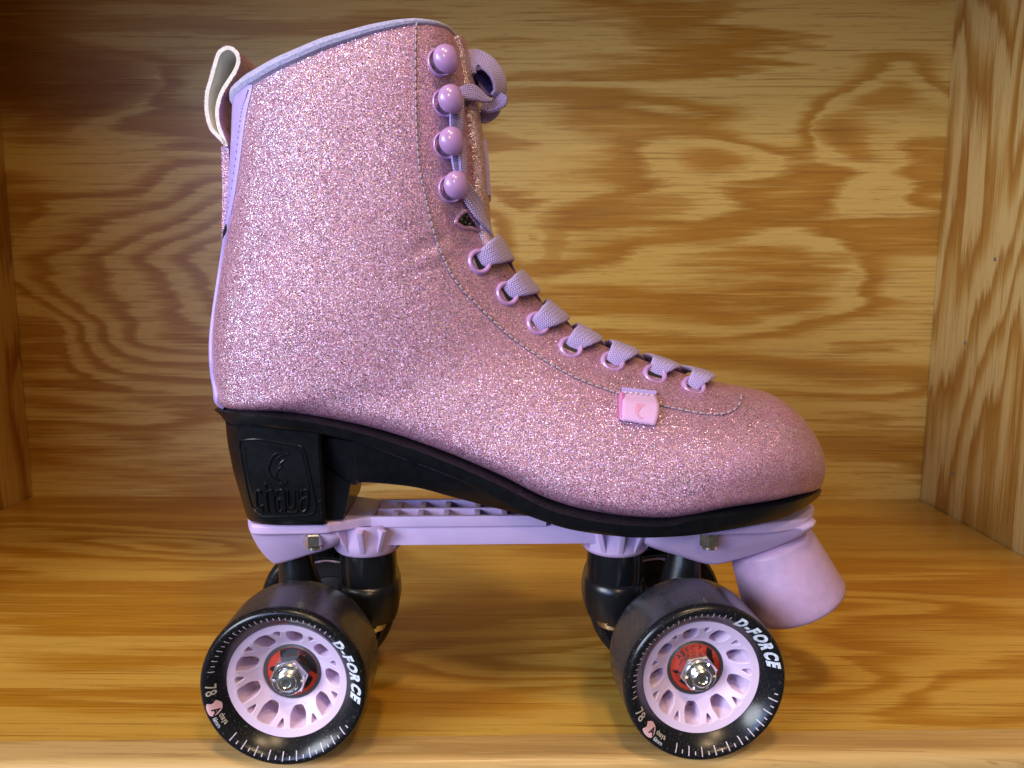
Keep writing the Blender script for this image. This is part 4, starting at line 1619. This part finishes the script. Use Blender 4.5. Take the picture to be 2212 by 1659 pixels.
def make_wheel():
    mb = MB()
    n = 128
    v_, f_ = lathe([(r * MM, y * MM) for r, y in TY], n, 'Y')
    mi = []
    for i in range(len(TY) - 1):
        mi += [1 if 12 <= i <= 14 else 0] * n
    mb.v, mb.f, mb.m, mb.uv = list(v_), list(f_), mi, [(0, 0)] * len(v_)
    w = mb.build('wheel', [M['tyre'], M['tread']], None, auto=60)
    # printed ring
    mb = MB()
    arc_text(mb, 'D-FORCE', 26.4, 42, 5.2, 1.3, 0, bold=.30, sx=.92, shear=.2, lift=.1)
    arc_text(mb, '78', 26.3, 177, 4.6, .6, 2, bold=0.05, sx=.9, up_out=False)
    mb_t = mb

    def dab(a0, a1, r0, r1, m_, k=1):
        vs = []
        for t_ in np.linspace(0, 1, 7):
            r_ = r0 + (r1 - r0) * t_
            for a_ in (a0, a1):
                vs.append((r_ * math.cos(rad(a_)) * MM, (tyre_y(r_) - .06) * MM, r_ * math.sin(rad(a_)) * MM))
        mb_t.add(vs, [(2 * q_, 2 * q_ + 1, 2 * q_ + 3, 2 * q_ + 2) for q_ in range(6)], m_)

    a_ = 166.0
    k = 0
    while a_ > 47:
        lg = k % 2 == 0
        dab(a_ - .38, a_ + .38, 25.6 if lg else 25.9, 27.5 if lg else 27.1, 1)
        a_ -= 4.7
        k += 1
    a_ = -33.0
    k = 0
    while a_ > -137:
        lg = k % 2 == 1
        dab(a_ - .42, a_ + .42, 25.3 if lg else 26.6, 28.2 if lg else 27.7, 1)
        a_ -= 5.4
        k += 1
    # pink diamond with a small letter, and two short lines of small print
    vs, cen_ = [], (26.4, 196.5)
    shape = [(-2.6, -1.2), (-.6, -2.6), (1.8, -2.0), (2.6, .4), (1.9, 2.4), (-.4, 2.9), (-2.4, 2.2), (-1.8, .4)]
    rg = []
    for k_ in (1.0, .8, .6, .4, .2, .02):
        ring = []
        for (du, dr) in catmull(shape + shape[:1], 33)[:-1]:
            r_ = cen_[0] + dr * k_ * .85
            th = rad(cen_[1]) + du * k_ / cen_[0]
            ring.append((r_ * math.cos(th) * MM, (tyre_y(r_) - .07) * MM, r_ * math.sin(th) * MM))
        rg.append(ring)
    v_, f_ = loft(rg, True, False)
    mb.add(v_, f_, 3)
    arc_text(mb, 'A', 26.2, 196.5, 3.4, .5, 4, bold=.1, up_out=False, lift=.14)
    arc_text(mb, 'chaya', 25.3, 203.5, 2.1, .25, 2, bold=.05, sx=.8, up_out=False)
    arc_text(mb, '61mm', 27.5, 203.5, 2.1, .35, 0, bold=.0, sx=.9, up_out=False)
    mb.build('wheel_print', [M['white'], M['tick'], M['beige'], M['foil'], M['blk']], w, smooth=False)
    v_, f_ = hub_mesh()
    mb = MB()
    mb.add(v_, f_)
    # barrel behind the spokes
    v_, f_ = lathe([(22.2 * MM, 8 * MM), (20.4 * MM, 11 * MM), (20.2 * MM, 20.5 * MM), (11.5 * MM, 19.5 * MM)], 64, 'Y')
    mb.add(v_, f_)
    v_, f_ = lathe([(11.0 * MM, 14 * MM), (11.9 * MM, 15 * MM), (11.9 * MM, 20 * MM)], 48, 'Y')
    mb.add(v_, f_)
    v_, f_ = lathe([(19.9 * MM, 21.2 * MM), (11.5 * MM, 20.4 * MM)], 48, 'Y')
    mb.add(v_, f_, 1)  # black disc paints the shade in the recessed back of the hub
    mb.build('hub', [M['hub'], M['blk']], w, auto=32)
    return w


def make_bearing(kind):
    mb = MB()
    v_, f_ = lathe([(11.0, 11.5), (11.0, 10.25), (10.8, 10.05), (9.75, 10.05), (9.6, 10.3), (9.6, 11.2)], 64, 'Y')
    mb.add([(x * MM, y * MM, z * MM) for x, y, z in v_], f_, 0)
    v_, f_ = lathe([(9.6, 10.4), (8.6, 10.3), (6.4, 10.3), (6.1, 10.6), (3.9, 10.6)], 64, 'Y')
    mb.add([(x * MM, y * MM, z * MM) for x, y, z in v_], f_, 1)
    v_, f_ = lathe([(11.0, 11.5), (11.0, 17.0), (9.6, 17.2), (3.9, 17.0)], 48, 'Y')
    mb.add([(x * MM, y * MM, z * MM) for x, y, z in v_], f_, 2)
    flat = lambda r: 10.24

    def blot(pts, m_):
        vs = []
        for r_, a_ in pts:
            vs.append((r_ * math.cos(rad(a_)) * MM, 10.22 * MM, r_ * math.sin(rad(a_)) * MM))
        mb.add(vs, [tuple(range(len(vs)))], m_)

    def sector(a0, a1, r0, r1, m_, sk=0):
        k_ = 14
        vs = []
        for j in range(k_ + 1):
            a_ = a0 + (a1 - a0) * j / k_
            vs.append((r0 * math.cos(rad(a_ + sk)) * MM, 10.23 * MM, r0 * math.sin(rad(a_ + sk)) * MM))
            vs.append((r1 * math.cos(rad(a_)) * MM, 10.23 * MM, r1 * math.sin(rad(a_)) * MM))
        mb.add(vs, [(2 * j, 2 * j + 1, 2 * j + 3, 2 * j + 2) for j in range(k_)], m_)

    if kind == 'text':
        arc_text(mb, 'ABEC 7'.replace(' ', '|'), 7.9, 152, 2.2, 3.0, 2, bold=.02, sx=.9, yfun=flat, lift=.03) if False else None
        a_ = 150
        for ch in ('A', 'B', 'E', 'C', None, '7'):
            if ch is None:
                a_ -= 4
                continue
            arc_text(mb, ch, 7.9, a_, 2.7, 0, 2, bold=.07, sx=.9, yfun=flat, lift=.03)
            a_ -= 15.5
        blot([(9.2, 62), (9.3, 48), (8.0, 34), (6.5, 30), (6.5, 46), (7.8, 58)], 2)
        sector(34, -25, 6.4, 7.6, 2, 0)
        blot([(9.0, 182), (8.6, 190), (8.0, 196), (6.5, 196), (6.5, 184), (8.2, 187)], 2)
        sector(-95, -140, 6.4, 8.0, 2, 0)
    else:
        sector(118, -8, 6.4, 9.4, 2, 14)
        sector(-95, -20, 6.4, 8.2, 2, 10)
        blot([(8.4, 168), (8.6, 176), (6.5, 186), (6.5, 160)], 2)
        # small drawn logo
        c0, t0 = 7.9, 62
        zig = [(-1.5, -.5), (-1.2, .9), (-.5, 1.1), (-.2, -.6), (.3, .8), (.8, -.5), (1.3, .7), (1.5, -.6)]
        pth = []
        for du, dr in zig:
            r_, th = c0 + dr, rad(t0) - du / c0
            pth.append((r_ * math.cos(th) * MM, 10.2 * MM, r_ * math.sin(th) * MM))
        mb.add(*tube(pth, .00011, 5), m=3)
        pth = []
        for du, dr in [(-1.5, -.5), (-.9, -.7), (-.2, -.6)]:
            r_, th = c0 + dr, rad(t0) - du / c0
            pth.append((r_ * math.cos(th) * MM, 10.2 * MM, r_ * math.sin(th) * MM))
        mb.add(*tube(pth, .00011, 5), m=3)
    mb.v = [(x, y + .0032, z) for x, y, z in mb.v]
    return mb.build('bearing', [M['ring'], M['red'], M['blk'], M['redp']], None, auto=40)


def make_axle_nut():
    mb = MB()
    rings = []
    for r, y in ((7.0, 10.2), (7.25, 9.6), (7.25, 5.2), (6.7, 4.5)):
        rings.append([(r * math.cos(rad(60 * j + 8)) * MM, y * MM, r * math.sin(rad(60 * j + 8)) * MM) for j in range(6)])
    mb.add(*loft(rings, True, True))
    # crimped collar of the lock nut
    n = 72
    rings = []
    for r, y in ((6.3, 4.6), (6.2, 3.6), (5.7, 2.9), (4.9, 2.9), (4.5, 3.5), (4.4, 5.5)):
        ring = []
        for j in range(n):
            dent = 0.55 * max(0, math.cos(6 * 2 * math.pi * j / n)) ** 14 if y < 4 else 0
            ring.append((r * math.cos(2 * math.pi * j / n) * MM, (y + dent) * MM, r * math.sin(2 * math.pi * j / n) * MM))
        rings.append(ring)
    mb.add(*loft(rings, True, False))
    # threaded axle end
    prof = [(4.4, 6.0)]
    y = 4.4
    while y > 1.6:
        prof += [(3.95, y), (3.55, y - .35)]
        y -= .7
    prof += [(3.5, 1.1), (2.9, .6), (1.9, .5), (1.6, .85), (.05, .95)]
    v_, f_ = lathe([(r * MM, yy * MM) for r, yy in prof], 40, 'Y')
    mb.add(v_, f_)
    mb.v = [(x, y + .0036, z) for x, y, z in mb.v]
    return mb.build('axle_nut', M['steel'], None, auto=28)


proto = make_wheel()
kids = list(proto.children)
bear_a, bear_b, nut = make_bearing('logo'), make_bearing('text'), make_axle_nut()


def place_wheel(first, loc, dvec, spin, bearing, bspin):
    if first:
        w, ch = proto, kids
    else:
        w = proto.copy()
        sc.collection.objects.link(w)
        ch = []
        for k_ in kids:
            c_ = k_.copy()
            sc.collection.objects.link(c_)
            c_.parent = w
            ch.append(c_)
    w.parent = skate
    # columns: x' = right as seen from outside, y' = inwards along the axle, z' up
    yv = dvec.normalized()
    zv = Vector((0, 0, 1))
    xv = yv.cross(zv).normalized()
    Rm = Matrix((xv, yv, zv)).transposed()
    spin_m = Matrix.Rotation(-rad(spin), 3, 'Y')
    w.matrix_local = Matrix.Translation(loc) @ (Rm @ spin_m).to_4x4()
    for src, s_ in ((bearing, bspin - spin), (nut, bspin * .6 - spin)):
        c_ = src if src.parent is None and not src.get('used') else src.copy()
        if c_ is not src:
            sc.collection.objects.link(c_)
        c_['used'] = 1
        c_.parent = w
        c_.matrix_local = Matrix.Rotation(-rad(s_), 4, 'Y')
    return w


lr, lf = M_INV @ lip_rear, M_INV @ lip_front
dr, df = ROT_L @ dir_rear, ROT_L @ dir_front
place_wheel(True, lr, dr, 0, bear_a, 0)
place_wheel(False, lf, df, 23, bear_b, 0)
place_wheel(False, lr + dr * 2 * HALF_TRACK, -dr, 70, bear_a, 40)
place_wheel(False, lf + df * 2 * HALF_TRACK, -df, 130, bear_b, 80)
for o in sc.objects:
    if 'used' in o.keys():
        del o['used']
